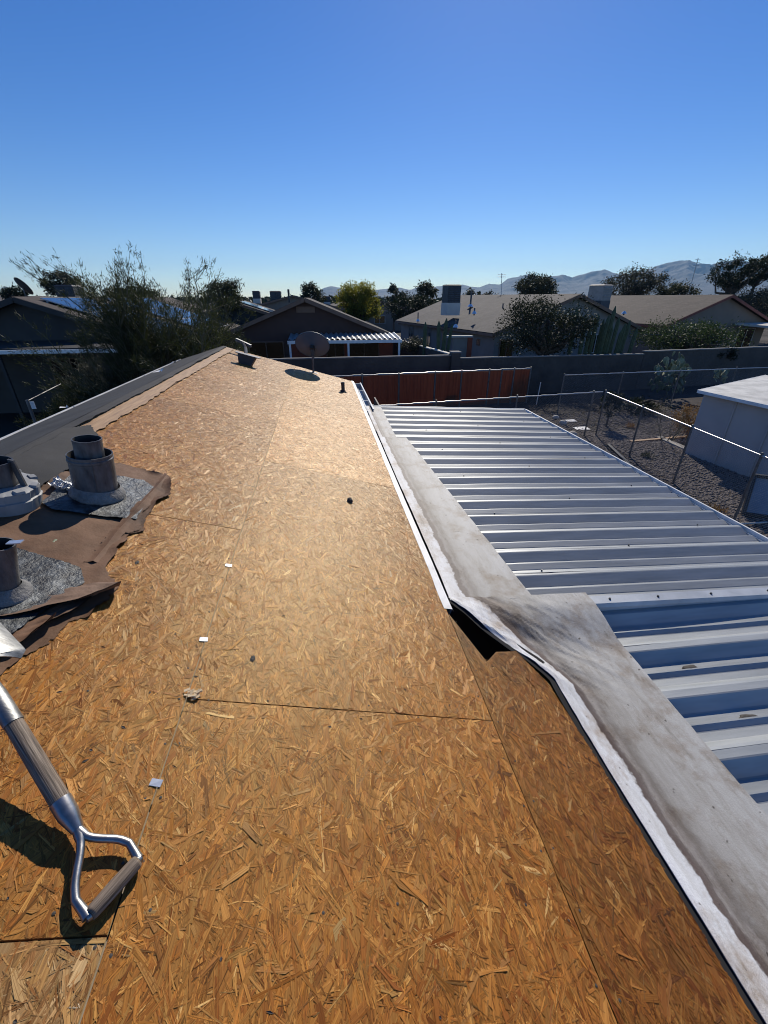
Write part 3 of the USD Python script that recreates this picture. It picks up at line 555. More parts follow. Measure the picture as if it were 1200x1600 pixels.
# far vent: low dark box with a bracket behind
fv = R(-1.0, 8.0)
t = Thing('roof_vent', 'small dark metal vent flange with a bent strap, near the far end of the ridge', 'roof vent', fv)
t.part('flange', hexa(R([-1.10, -.90, -.88, -1.12], [7.98, 7.98, 8.04, 8.04], .002), R([-1.14, -.84, -.82, -1.16], [7.99, 7.99, 8.05, 8.05], .16)), 'black_metal')
t.part('lid', hexa(R([-1.18, -.78, -.76, -1.19], [7.96, 7.96, 8.10, 8.10], .163), R([-1.18, -.78, -.76, -1.19], [7.96, 7.96, 8.10, 8.10], .175)), 'pipe_steel')
t.part('strap', polytube(R([-1.02, -1.07, -1.14, -1.22], [8.1, 8.5, 8.85, 9.0], [.03, .10, .16, .22]), [.035, .032, .03, .03], 6), 'black_metal')
t.part('strap_end', beam(R(-1.36, 9.05, .24), R(-1.06, 8.98, .20), .06, .05), 'pipe_steel')
sp = R(.76, 7.86)
t = Thing('stub_pipe', 'short black plumbing stub standing alone near the far right eave', 'pipe', sp)
t.part('pipe', lathe([(.033, -.01), (.033, .15), (.036, .15), (.036, .17), (.027, .17), (.027, .05), (.001, .05)], sp, 24, (0, 0, 1)), 'black_metal', smooth=40)
t.part('boot', lathe([(.07, .002), (.06, .012), (.034, .03)], sp, 24, N_), 'felt', smooth=40)

# satellite dish
mb = R(.20, 9.12)
sd = Thing('satellite_dish', 'grey satellite dish seen from behind at the far edge of the bare roof', 'satellite dish', mb)
dc = at(488, 541, 9.12)
dn = np.array([.10, .72, .62]); dn /= np.linalg.norm(dn)         # where it looks: up towards the south sky
prof_ = [(r, .34 * r * r) for r in np.linspace(.001, .335, 12)]
sd.part('reflector', [lathe(prof_, dc, 56, dn), lathe([(r, z - .008) for r, z in prof_][::-1], dc, 56, dn), lathe([(.335, prof_[-1][1] - .012), (.342, prof_[-1][1] - .004), (.338, prof_[-1][1] + .004), (.333, prof_[-1][1])], dc, 56, dn)], 'dish_paint', smooth=40)
bk = dc - dn * .06
sd.part('bracket', [beam(dc - dn * .01 + np.array([0, 0, .07]), dc - dn * .01 - np.array([0, 0, .07]), .10, .04, dn), tube(bk + dn * .05, bk - dn * .03, .05), beam(bk, bk - np.array([0, 0, .14]), .07, .06, (0, 1, 0))], 'black_metal')
sd.part('mast', polytube([mb, mb + (0, 0, .12), [bk[0], bk[1], bk[2] - .22], bk - np.array([0, 0, .05])], [.021, .021, .022, .022], 14), 'pipe_steel', smooth=40)
sd.part('foot_plate', hexa(R([.12, .28, .28, .12], [9.06, 9.06, 9.20, 9.20], .002), R([.12, .28, .28, .12], [9.06, 9.06, 9.20, 9.20], .010)), 'pipe_steel')
fe = dc + dn * .36 - np.array([0, 0, .10])
sd.part('feed_arm', [polytube([dc - np.array([0, 0, .26]) + dn * .02, dc - np.array([0, 0, .30]) + dn * .2, fe], .014, 8), tube(fe, fe - dn * .08, .03)], 'pipe_steel')

# ------------------------------------------------------------------ shovel
def puv(pts, r, n):
    p = np.asarray(pts, float); l = np.concatenate([[0], np.cumsum(np.linalg.norm(np.diff(p, axis=0), axis=1))])
    return np.stack(np.meshgrid(l, np.arange(n) / n * 2 * np.pi * np.max(r), indexing='ij'), -1).reshape(-1, 2)
surf('ash_wood', {'t': ('uvmap', {'attribute': 'st'}), 'm': ('mapping', {'scale': (9, 260, 1)}), 'n': ('noise_texture', {'dimensions': '2D', 'scale': 1.0, 'detail': 6, 'roughness': .65}),
     'r': ('rgb_ramp', {'ramp': [(.28, (.035, .026, .020)), (.42, (.12, .088, .062)), (.55, (.20, .15, .108)), (.72, (.31, .25, .185))]}), 'b': ('bump', {'strength': .7, 'distance': .0015}), 'p': ('principled_bsdf', {'roughness': .62, 'specular_ior_level': .35})},
     [('t.UV', 'm.vector'), ('m.vector', 'n.vector'), ('n.fac', 'r.fac'), ('r.color', 'p.base_color'), ('n.fac', 'b.height'), ('b.normal', 'p.normal')])
def up0(u, y, d): return R(u, y, d)
gA, gB = np.array([-.532, .614, -1.246 + Z0]), np.array([-.592, .513, -1.228 + Z0])          # ends of the D grip
yk = np.array([-.690, .685, -1.185 + Z0]); sk = np.array([-.905, .900, -1.040 + Z0]); ax = (sk - yk) / np.linalg.norm(sk - yk)
gm = (gA + gB) / 2
sh = Thing('shovel', 'D handle shovel with a weathered wooden shaft lying across the strand board', 'shovel', gm)
gp_ = [gA + (gB - gA) * x for x in (0, .06, .3, .5, .7, .94, 1)]; sh.part('grip', polytube(gp_, [.0145, .0165, .0175, .018, .0175, .0165, .0145], 16), 'ash_wood', smooth=True, uv=puv(gp_, .018, 16))
gd = (gB - gA) / np.linalg.norm(gB - gA); hd = (yk - gm); 
def arm(e, sgn):
    a = yk + ax * -.005; n = []
    for x in np.linspace(0, 1, 16):
        out = math.sin(min(1, x * 1.55) * math.pi / 2) ** 1.6
        n.append(a + (gm - a) * x + (e - gm) * out * (1 + .06 * math.sin(math.pi * x)) * min(1, .12 + x * 1.2 if x > 0 else .10))
    n[-1] = e; return n
for e, sg in ((gA, 1), (gB, -1)):
    pth = arm(e + gd * -.004 * sg, sg)
    sh.part('yoke_arm', polytube(pth, [.0125] * 3 + [.0095] * 10 + [.010, .0105, .012], 12), 'chrome', smooth=50)
    sh.part('grip_rivet', tube(e - gd * .001 * sg, e - gd * .009 * sg, .0125, .009, 16), 'chrome', smooth=40)
sh.part('yoke_socket', polytube([yk - ax * .012, yk + ax * .01, yk + ax * .035, yk + ax * .075], [.014, .0185, .0235, .0245], 20), 'chrome', smooth=50)
gp_ = [yk + ax * .07, yk + ax * .2, sk]; sh.part('shaft', polytube(gp_, [.0225, .0225, .0215], 22), 'ash_wood', smooth=True, uv=puv(gp_, .0225, 22))
sh.part('blade_socket', polytube([sk - ax * .006, sk + ax * .02, sk + ax * .10, sk + ax * .16], [.0235, .0238, .023, .018], 20), 'blade_steel', smooth=50)
sd_ = np.cross(ax, N_); sd_ /= np.linalg.norm(sd_); bn = np.cross(sd_, ax)
s, w = np.meshgrid(np.linspace(0, 1, 24), np.linspace(-1, 1, 25), indexing='ij')
bw = .122 * np.minimum(1, .80 + 2.2 * s) * (1 - .22 * s)
Pb = (sk + ax * .205)[None, None] + ax * (s * .27 + .02 * (1 - np.abs(w) ** 2) * (s < .05))[..., None] + sd_ * (w * bw)[..., None] + bn * (.046 * (1 - w * w) - .040 - .02 * s)[..., None]
sh.part('blade', [grid(Pb), grid((Pb - bn * .004)[:, ::-1]), grid(np.stack([Pb[0], (Pb - bn * .004)[0]], 0)), grid(np.stack([(Pb - bn * .004)[:, -1], Pb[:, -1]], 1))], 'blade_steel', smooth=50)
sh.part('frog_rib', polytube([sk + ax * .15, sk + ax * .21 + bn * .004, sk + ax * .30 - bn * .012], [.019, .017, .008], 14), 'blade_steel', smooth=50)

# small loose things on the boards
def tab(u, y, rot, label):
    q = np.array([(-.016, -.010), (.016, -.010), (.016, .010), (-.016, .010)]); c, s_ = math.cos(rot), math.sin(rot)
    q = np.array([(u + a * c - b * s_, y + a * s_ + b * c) for a, b in q])
    single('panel_clip', label, 'clip', hexa(R(q[:, 0], q[:, 1], [.003, .003, .004, .004]), R(q[:, 0], q[:, 1], [.0045, .0045, .0065, .0055])), 'clip_metal', 'metal clips along the board joint')
tab(-.186, .817, -.15, 'nearest bright metal clip on the long board joint, beyond the shovel grip')
tab(-.187, 1.40, .1, 'middle bright metal clip on the long board joint')
tab(-.186, 1.947, .05, 'farthest bright metal clip on the long board joint, right of the brown paper')
def crumb(u, y, s, label, mat='scrap', flat=.5):
    m = trimesh.creation.icosphere(2, s); v = np.array(m.vertices) * (1, 1.6, flat); v = v * (1 + 1.3 * fb(v / s * 1.3 + u * 9, 3, 7))[:, None]
    v = v + R(u, y, s * flat * .4); single('debris_scrap', label, 'scrap', (v, np.array(m.faces)), mat)
crumb(.552, 3.08, .022, 'small dark lump lying on the middle of the bare boards', flat=.9)
crumb(.02, 1.322, .010, 'black chip on the boards just below the cross joint', flat=.4)
crumb(-.985, 1.93, .014, 'little greenish crumb on the brown paper', 'pad_green')
crumb(-.60, 1.86, .010, 'dark sliver beside the curled paper edge', flat=.3)
sp_ = []
for k in range(16):
    c = np.array([-.155 + rng.normal(0, .014), 1.128 + rng.normal(0, .009)]); th = rng.normal(1.2, .5); L, W = rng.uniform(.012, .03), rng.uniform(.002, .005)
    a = np.array([math.sin(th), math.cos(th)]) * L / 2; b = np.array([math.cos(th), -math.sin(th)]) * W
    q = np.array([c - a - b, c + a - b, c + a + b, c - a + b]); z = .003 + .008 * rng.random()
    sp_.append(hexa(R(q[:, 0], q[:, 1], [z, z + .006, z + .006, z]), R(q[:, 0], q[:, 1], [z + .002, z + .008, z + .008, z + .002])))
house.part('splintered_corner', merge(sp_), 'splinter', label='splintered board corner at the cross joint')

# ------------------------------------------------------------------ patio cover of pressed metal pans
PD = math.radians(3.0)
def pz(x): return -1.7494 + Z0 - (x - 1.0516) * math.tan(PD)       # far section's pan level
def pzn(x): return pz(1.0516) - .085 - (x - 1.0516) * math.tan(math.radians(1.6))
pc = Thing('patio_cover', 'ribbed metal patio cover stepping down beside the house', 'patio cover', (2.2, 3.5, 0))
PROF_F = [(0, .046), (.022, .046), (.030, .043), (.098, .004), (.104, 0), (.134, 0), (.142, .022), (.149, .022), (.200, .004), (.206, 0), (.232, 0), (.285, .042), (.30, .046)]
PROF_N = [(0, .058), (.040, .058), (.047, .055), (.098, .003), (.105, 0), (.155, 0), (.163, .020), (.171, .020), (.192, .002), (.200, 0), (.245, .003), (.300, .055), (.315, .058)]
def pan(y_far, zf, x0, x1, PROF):
    xs_ = np.linspace(x0, x1, 9); P = np.zeros((len(PROF), len(xs_), 3))
    for i, (s_, z_) in enumerate(PROF):
        P[i, :, 0] = xs_; P[i, :, 1] = y_far - s_ + .0; P[i, :, 2] = [zf(x) + z_ for x in xs_]
    P[..., 2] += .008 * fb(np.stack([P[..., 0] * 1.3, P[..., 1] * 2, 0 * P[..., 0]], -1), 2, int(y_far * 7) % 91)
    v, f = grid(P); v2, f2 = grid(P - np.array([0, 0, .0015]))
    return [(v, f[:, ::-1]), (v2, f2)]
NF = 18; Y1 = 7.36
for k in range(NF): pc.part('metal_pan', pan(Y1 - .30 * k, pz, .74, 3.66 + .004 * rng.normal(), PROF_F), 'cover_metal')
YN = Y1 - .30 * NF - .02
for k in range(9): pc.part('metal_pan', pan(YN - .315 * k - .03, pzn, 1.46, 3.9, PROF_N), 'cover_metal')
# edge trims: outer rail, far end, and the stepped lap
e0, e1 = np.array([3.70, YN, pz(3.70) + .035]), np.array([3.70, Y1 + .03, pz(3.70) + .035])
pc.part('edge_trim', [beam(e0, e1, .016, .030), beam(e0 - [0, 0, .07], e1 - [0, 0, .07], .05, .10)], 'trim_white')
pc.part('end_trim', beam([.8, Y1 + .02, pz(.8) + .03], [3.68, Y1 + .02, pz(3.68) + .03], .02, .05), 'trim_white')
ls = np.linspace(1.2, 3.7, 40)
lapP = np.stack([np.stack([ls, np.full(40, YN + .035), [pz(x) + .050 for x in ls]], 1), np.stack([ls, np.full(40, YN - .035), [pz(x) + .047 for x in ls]], 1), np.stack([ls, YN - .045 + .006 * fb(np.c_[ls * 4, ls * 0, ls * 0], 3, 3), [pz(x) + .022 for x in ls]], 1), np.stack([ls, np.full(40, YN - .04), [pz(x) - .012 for x in ls]], 1)], 0)
lap = pc.part('lap_trim', grid(lapP), 'gutter_metal')
for x in (1.75, 2.1, 2.5, 2.95, 3.4): pc.part('screw_head', tube([x, YN, pz(x) + .049], [x, YN, pz(x) + .058], .008, .006, 8), 'black_metal', under=lap)
pc.part('header_beam', beam([3.55, -.8, pz(3.55) - .15], [3.55, Y1, pz(3.55) - .15], .08, .15), 'trim_white')
for y in (.2, 3.6, 7.0): pc.part('post', box(3.50, 3.58, y, y + .08, 0, pz(3.55) - .226), 'trim_white')
for k, y in enumerate(np.arange(2.25, 7.2, .30)):
    pc.part('screw_head', tube([1.45 + .9 * (k % 3), y + .03, pz(1.45 + .9 * (k % 3)) + .044], [1.45 + .9 * (k % 3), y + .03, pz(1.45 + .9 * (k % 3)) + .058], .007, .005, 8), 'pipe_steel', under=lap)
# a small open vent and leaf litter on the near pans
for x, y, s_ in ((1.93, 1.44, .05), (1.98, 1.12, .05)):
    m = trimesh.creation.icosphere(2, .028); v = np.array(m.vertices) * (1.9, .7, .35); v *= (1 + .9 * fb(v * 40, 3, int(y * 10)))[:, None]
    single('leaf_litter', {1.44: 'dark leaf scrap in the upper near trough of the metal cover', 1.12: 'dark leaf scrap in the lower near trough of the metal cover'}[y], 'leaf', (v + (x, y, pzn(x) + .012), np.array(m.faces)), 'scrap')

# ------------------------------------------------------------------ roll roofing membrane between roof and patio cover
def membrane(name, label, ya, yb, left, right, zfun, step=.03, m=22, seed=0, wrinkle=.0012, vmap=None):
    ys_ = np.arange(ya, yb + 1e-6, step); w = np.linspace(0, 1, m)
    P = np.zeros((len(ys_), m, 3)); UVs = np.zeros((len(ys_), m, 2))
    for i, y in enumerate(ys_):
        xl, xr = left(y), right(y); xr += .012 * nz(y, 6, seed + 3)
        P[i, :, 0] = xl + (xr - xl) * w; P[i, :, 1] = y; P[i, :, 2] = [zfun(x, y, a) for x, a in zip(P[i, :, 0], w)]; UVs[i, :, 0] = w if vmap is None else [vmap(x, y, a) for x, a in zip(P[i, :, 0], w)]; UVs[i, :, 1] = y
    WK = np.broadcast_to(np.array([wrinkle(y) if callable(wrinkle) else wrinkle for y in ys_])[:, None], P.shape[:2]); P[..., 2] += WK * 2 * np.clip(1.25 - 1.3 * w[None], .12, 1) * fb(np.stack([(P[..., 0] * .75 + P[..., 1] * .65) * 19, (P[..., 0] * .65 - P[..., 1] * .75) * 4.5, 0 * P[..., 0]], -1), 3, seed) + .003 * fb(np.stack([P[..., 0] * 3, P[..., 1] * 2, 0 * P[..., 0]], -1), 2, seed)
    v, f = grid(P); n = len(v); Q = P - np.array([0, 0, .004]); v2, f2 = grid(Q)
    side = []
    for e, fl in ((np.stack([P[:, 0], Q[:, 0]], 1), 0), (np.stack([Q[:, -1], P[:, -1]], 1), 0), (np.stack([Q[0], P[0]], 0), 0), (np.stack([P[-1], Q[-1]], 0), 0)): side.append(grid(e))
    V, F = merge([(v, f[:, ::-1]), (v2, f2)] + side)
    uv = np.vstack([UVs.reshape(-1, 2)] * 2 + [UVs[:, [0, 0]].reshape(-1, 2), UVs[:, [-1, -1]].reshape(-1, 2), np.vstack([UVs[0], UVs[0]]), np.vstack([UVs[-1], UVs[-1]])])
    return V, F, uv
def put_membrane(name, label, *a, **k):
    V, F, uv = membrane(name, label, *a, **k); single(name, label, 'roofing strip', (V, F), 'membrane', 'grey roofing strips lapped along the patio cover', uv=uv)
ss = lambda a, b, x: (lambda t: t * t * (3 - 2 * t))(min(1, max(0, (x - a) / (b - a))))
zl_far = EZF - .055
def zf1(x, y, a): t_ = min(1, max(0, (x - .72) / .13)); return zl_far * (1 - t_) + (pz(x) + .059) * t_
put_membrane('roofing_strip', 'narrow far piece of grey roofing strip beside the gutter', 5.42, 7.34, lambda y: .705, lambda y: .955 + .012 * math.sin(y * 2), lambda x, y, a: zf1(x, y, a) - .006, seed=1, m=14)
put_membrane('roofing_strip', 'long middle grey roofing strip with a dirty band beside the far ribs', 1.98, 5.47, lambda y: .70 + .012 * nz(y, 2, 5), lambda y: 1.075 + (5.47 - y) * .047, zf1, seed=4, m=22)
def zn_eave(y): return EZN + .012
def nleft(y):
    # upper edge: along the near eave, then the crumpled jog back to the far eave
    if y < 1.36: return EXN + .006 + .008 * nz(y, 1.2, 11) + .003 * nz(y, 20, 12)
    t_ = (y - 1.36) / .62; return (EXN + .003) * (1 - t_) + .70 * t_ + .018 * math.sin(t_ * 8) * (1 - t_) + .012 * nz(y, 18, 13)
def zn(x, y, a):
    k_ = ss(1.36, 2.0, y)
    zl = (EZN + .014 + .022 * ss(1.0, 1.5, y) * (1 - k_)) * (1 - k_) + (zl_far + .015) * k_
    zr = (pzn(x) + .068) * (1 - ss(1.55, 1.93, y)) + (pz(x) + .062) * ss(1.55, 1.93, y)
    t_ = min(1, max(0, (a - .04) / .22)); t_ = t_ * (1.15 - .15 * t_) if t_ < 1 else 1; return zl * (1 - t_) + zr * t_
put_membrane('roofing_strip', 'near crumpled grey roofing strip with a white coated edge, at the right', -1.2, 2.01, nleft, lambda y: 1.615 - .02 * ss(1.9, .5, y), zn, seed=9, step=.012, m=60, wrinkle=lambda y: .0012 + .016 * ss(1.15, 1.6, y) * (1 - .35 * ss(1.85, 2.0, y)))
# black strips that paint the shadow gap under the roofing strip
A = np.array([[ (nleft(y) - .026 + .006 * nz(y, 20, 2), y, zn(nleft(y), y, 0) - .010), (nleft(y) + .02, y, zn(nleft(y), y, 0) - .008), (nleft(y) + .02, y, zn(nleft(y), y, 0) - .05)] for y in np.arange(-1.2, 2.0, .02)])
single('gap_shade_strip', 'black strip painted as the shadow gap under the near roofing strip', 'shade strip', grid(A), 'dark_gap')
A = np.array([[(nleft(y) - .022 + .02 * nz(y, 9, 3), y - .01, zn(nleft(y), y, 0) - .016), (nleft(y) + .05, y + .01, zn(nleft(y), y, 0) - .012)] for y in np.arange(1.46, 1.80, .02)])
single('blackened_flap', 'torn flap coloured black as the shade of the hole at the broken eave', 'paper flap', grid(A), 'dark_gap')  # flap coloured black so the hole reads as deep shade

# ------------------------------------------------------------------ the yard: fences, wall, shed
def link_mesh(p, q, z0, z1, cell=.062, r=.0016):
    p, q = np.array(p, float), np.array(q, float); L = np.linalg.norm((q - p)[:2]); d = (q - p) / L; H = z1 - z0
    P0, P1 = [], []
    for k in np.arange(-H, L, cell):
        for s_ in (0, 1):
            a, b = k, k + H; za, zb = 0.0, H
            if a < 0: za = -a; a = 0
            if b > L: zb = H - (b - L); b = L
            if b <= a: continue
            if s_: za, zb = H - za, H - zb
            P0.append([*(p + d * a)[:2], z0 + za]); P1.append([*(p + d * b)[:2], z0 + zb])
    return tubes(np.array(P0), np.array(P1), r, r, 3)
def chain_fence(label, pts, ztop, posts, name='chain_link_fence', corner=True):
    t = Thing(name, label, 'chain link fence', (*pts[0][:2], 0))
    for p, q in zip(pts[:-1], pts[1:]):
        t.part('top_rail', tube([*p, ztop], [*q, ztop], .019), 'rail_steel', smooth=40)
        t.part('wire_mesh', link_mesh([*p, 0], [*q, 0], .04, ztop - .02), 'wire')
    for x, y in posts:
        pp = t.part('fence_post', tube([x, y, 0], [x, y, ztop + .03], .026), 'post_steel', smooth=40)
        t.part('post_cap', lathe([(.028, 0), (.03, .015), (.022, .035), (.001, .042)], [x, y, ztop + .031], 14), 'post_steel', under=pp, smooth=40)
    return t
C0 = np.array([9.36, 13.23]); C1 = np.array([7.75, .2])
lerp = lambda a, b, t_: tuple(np.array(a) * (1 - t_) + np.array(b) * t_)
chain_fence('chain link fence running from the yard corner towards the camera past the shed', [tuple(C0 - [0, .06]), tuple(C1)], 1.5, [lerp(C0 - [0, .06], C1, t_) for t_ in (.0, .168, .33, .488, .66, .84)])
C2 = np.array([-2.6, 11.7])
chain_fence('chain link fence crossing behind the ribbed patio cover', [tuple(C0 - [.07, 0]), tuple(C2)], 1.5, [lerp(C0 - [.07, 0], C2, t_) for t_ in (.03, .27, .5, .74, .98)])
# back yard fences along the block wall, right part
chain_fence('far low chain link fence in front of the block wall at the right', [(9.6, 16.3), (18.0, 16.9), (26.0, 17.4)], 1.55, [(9.6, 16.3), (12.3, 16.5), (15.1, 16.7), (18, 16.9), (20.8, 17.1), (23.5, 17.25)])
# leaning stake
single('metal_stake', 'thin pale stake leaning before the dark wall, left of the fence corner', 'stake', tube(at(838, 632, 15.4), at(845, 597, 15.5), .018), 'rail_steel')

# redwood coloured privacy fence
pf = Thing('privacy_fence', 'low rust red privacy panel fence glowing in back light below the block wall', 'fence', (4, 18.8, 0))
F0, F1 = np.array([-2.2, 17.2]), np.array([9.2, 18.42]); fd = (F1 - F0) / np.linalg.norm(F1 - F0); FL = np.linalg.norm(F1 - F0); fn_ = np.array([-fd[1], fd[0]])
cuts = [0, 1.9, 3.8, 5.35, 6.95, 8.15, 9.45, 10.05, 10.65, FL]
for a, b in zip(cuts[:-1], cuts[1:]):
    n_ = max(2, int((b - a - .08) / .145)); xs_ = np.linspace(a + .04, b - .04, n_ + 1)
    for k in range(n_):
        p, q = F0 + fd * (xs_[k] + .003), F0 + fd * (xs_[k + 1] - .003); o = fn_ * .004
        pf.part('fence_slat', hexa([(*(p - o), .06), (*(q - o), .06), (*(q + o), .06), (*(p + o), .06)], [(*(p - o), 1.48), (*(q - o), 1.48), (*(q + o), 1.48), (*(p + o), 1.48)]), 'privacy_red')
for a in cuts: pf.part('fence_post', tube([*(F0 + fd * a), 0], [*(F0 + fd * a), 1.58], .030), 'post_steel')
pf.part('top_rail', tube([*F0, 1.525], [*F1, 1.525], .022), 'rail_steel')

# block wall
bw_ = Thing('block_wall', 'long grey concrete block wall across the far side of the yard', 'wall', (5, 20.3, 0))
def wallrun(x0, x1, y0, y1, h, courses=True):
    p, q = np.array([x0, y0]), np.array([x1, y1]); L = np.linalg.norm(q - p); d = (q - p) / L; o = np.array([-d[1], d[0]])
    rows = int(h / .2)
    def slab(a, b, z0, z1, th):
        A_, B_ = p + d * a, p + d * b
        return hexa([(*(A_ - o * th), z0), (*(B_ - o * th), z0), (*(B_ + o * th), z0), (*(A_ + o * th), z0)], [(*(A_ - o * th), z1), (*(B_ - o * th), z1), (*(B_ + o * th), z1), (*(A_ + o * th), z1)])
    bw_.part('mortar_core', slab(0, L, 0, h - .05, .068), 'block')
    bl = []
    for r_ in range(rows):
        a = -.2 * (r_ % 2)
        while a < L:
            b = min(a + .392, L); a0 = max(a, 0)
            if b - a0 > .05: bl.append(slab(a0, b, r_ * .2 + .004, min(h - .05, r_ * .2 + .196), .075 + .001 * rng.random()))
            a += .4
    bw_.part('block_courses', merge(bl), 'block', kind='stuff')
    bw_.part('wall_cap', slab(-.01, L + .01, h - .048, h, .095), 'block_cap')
wallrun(-9, 6.0, 19.9, 20.3, 1.93); wallrun(6.46, 16.2, 20.32, 20.6, 1.80); wallrun(16.25, 34, 20.65, 23.0, 1.92)
bw_.part('pillar', box(6.02, 6.44, 20.08, 20.50, 0, 2.02), 'block'); bw_.part('pillar_cap', box(5.99, 6.47, 20.05, 20.53, 2.022, 2.08), 'block_cap')
# side wall running back between the two yards behind
sw = Thing('side_wall', 'low pale capped wall running back between the brown and the white house', 'wall', (5.6, 26, 0))
A_, B_ = np.array([6.1, 20.6]), np.array([4.6, 33.0])
for k in range(5):
    p, q = A_ + (B_ - A_) * k / 5, A_ + (B_ - A_) * (k + .985) / 5; h_ = 1.9 - .02 * k
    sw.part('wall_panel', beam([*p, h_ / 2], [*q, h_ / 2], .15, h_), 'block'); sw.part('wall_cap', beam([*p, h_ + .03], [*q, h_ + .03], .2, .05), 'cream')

# shed
shd = Thing('shed', 'white garden shed with a flat mottled roof behind the chain link fence', 'shed', (13, 9, 0))
a = np.array([11.0, 11.05]); b = np.array([11.35, 7.0]); c = np.array([15.3, 13.0]) - a * 0
e1 = (b - a); e2 = np.array([4.1, 1.9])
loop = [a, b, b + e2, a + e2]
shd.part('wall', prism([(*p, 0) for p in loop], (0, 0, 1.86)), 'shed_wall')
ro = [a - e1 * .03 - e2 * .05, b + e1 * .03 - e2 * .05, b + e1 * .03 + e2 * 1.04, a - e1 * .03 + e2 * 1.04]
shd.part('roof', hexa([(*p, 1.863) for p in ro], [(*p, 1.925) for p in ro]), 'shed_roof')
shd.part('fascia', [beam([*(ro[0] - [.012, 0]), 1.885], [*(ro[1] - [.012, 0]), 1.885], .02, .085), beam([*(ro[3] + [0, .012]), 1.885], [*(ro[0] + [0, .012]), 1.885], .02, .085)], 'trim_white')
for k in range(1, 4):
    p = a + e1 * k / 4; shd.part('seam_batten', box(p[0] - .025, p[0] - .004, p[1] - .02, p[1] + .02, .01, 1.85), 'shed_wall')
shd.part('door', (lambda p, q: hexa([(*p, .04), (*q, .04), (*(q + [.012, 0]), .04), (*(p + [.012, 0]), .04)], [(*p, 1.72), (*q, 1.72), (*(q + [.012, 0]), 1.72), (*(p + [.012, 0]), 1.72)]))(a + e1 * .80 - [.016, 0], a + e1 * .98 - [.016, 0]), 'shed_wall')

# leaning blue grey board and pieces of lumber on the ground
def ong(px, py, z=0.0):
    d = FW * 655 + RT * (px - 600) + UP * (800 - py); return d * (z - Z0) / d[2] + np.array([0, 0, Z0])
bb = Thing('leaning_board', 'blue grey board in a dark frame leaning by the fence at the right edge', 'board', ong(1195, 785))
p0, p1 = np.array([9.05, 7.1, .05]), np.array([9.9, 6.6, .05])
bb.part('board', hexa([p0, p1, p1 + [.03, .05, 0], p0 + [.03, .05, 0]], [p0 + [.12, .2, .8], p1 + [.12, .2, .8], p1 + [.15, .25, .8], p0 + [.15, .25, .8]]), 'blue_board')
for q0, q1 in ((p0, p0 + [.12, .2, .82]), (p1, p1 + [.12, .2, .82]), (p0, p1), (p0 + [.12, .2, .82], p1 + [.12, .2, .82])): bb.part('frame', beam(q0 - [.02, .03, 0], q1 - [.02, .03, 0], .07, .07), 'black_metal')
single('lumber_pole', 'pale pole lying on the gravel by the edge of the patio cover', 'pole', tube(ong(1150, 819, .05), ong(1198, 816, .07), .022), 'rail_steel')
single('plank', 'pale plank lying on the gravel against the shed foot', 'plank', beam(ong(1030, 683, .03), ong(1075, 703, .03), .22, .05), 'concrete')
single('plank', 'dark weathered plank lying across the gravel left of the shed', 'plank', beam(ong(985, 690, .03), ong(1076, 682, .03), .12, .05), 'plank')
single('plank', 'thin dark beam slanting down from the fence corner', 'plank', beam(ong(950, 695, .04), ong(1003, 745, .04), .09, .07), 'black_metal')
lab = ['flat white sheet left of the fence corner, nearest the fence', 'flat white sheet on dark ground, farther from the camera', 'grey white rock beside the rib ends of the cover', 'small pale rock just off the far corner of the cover', 'pale rock next to the white edge trim, middle one', 'larger pale rock on the white trim line, nearest the camera']
for (x, y, sx, kind), L_ in zip(((908, 670, .26, 1), (891, 658, .2, 1), (879, 663, .14, 0), (868, 654, .12, 0), (874, 672, .09, 0), (894, 681, .15, 0)), lab):
    g0 = ong(x, y)
    if kind: single('white_sheet', L_, 'sheet', hexa([g0 + [-sx, -sx * .6, .012], g0 + [sx, -sx * .7, .012], g0 + [sx * 1.05, sx * .6, .03], g0 + [-sx * .9, sx * .7, .012]], [g0 + [-sx, -sx * .6, .02], g0 + [sx, -sx * .7, .02], g0 + [sx * 1.05, sx * .6, .04], g0 + [-sx * .9, sx * .7, .02]]), 'paper')
    else:
        m = trimesh.creation.icosphere(2, sx); v = np.array(m.vertices) * (1, 1, .7); v *= (1 + .8 * fb(v * 6 + x, 3, 4))[:, None]; single('rock', L_, 'rock', (v + g0 + [0, 0, sx * .4], np.array(m.faces)), 'rock', smooth=30)

# gravel: loose pebbles where they can be told from each other
GR = numbered('/World', 'gravel')
pi = UsdGeom.PointInstancer.Define(stage, GR); say(pi.GetPrim(), 'loose brown gravel covering the side yard', 'gravel', None, 'stuff')
for k in range(4):
    m = trimesh.creation.icosphere(1, 1.0); v = np.array(m.vertices) * rng.uniform(.6, 1.15, 3); v *= (1 + .8 * fb(v * 1.3 + k * 7, 2, k))[:, None]
    usdkit.mesh(stage, f'{GR}/pebble_{k:03d}', (v, np.array(m.faces)), MAT['pebble'])
    pi.GetPrototypesRel().AddTarget(f'{GR}/pebble_{k:03d}')
n = 26000; gx = np.concatenate([rng.uniform(4.0, 11.2, n), rng.uniform(6.5, 17, 7000)]); gy = np.concatenate([rng.uniform(3.2, 13.5, n), rng.uniform(12, 16.3, 7000)]); n = len(gx)
sz = rng.uniform(.014, .034, n)
pi.CreatePositionsAttr(Vt.Vec3fArray.FromNumpy(np.stack([gx, gy, sz * .25], 1).astype(np.float32)))
pi.CreateScalesAttr(Vt.Vec3fArray.FromNumpy((sz[:, None] * np.array([1.2, 1.2, .8])).astype(np.float32)))
hf = rng.uniform(0, np.pi, n)
pi.CreateOrientationsAttr(Vt.QuathArray([Gf.Quath(float(math.cos(h)), 0, 0, float(math.sin(h))) for h in hf]))
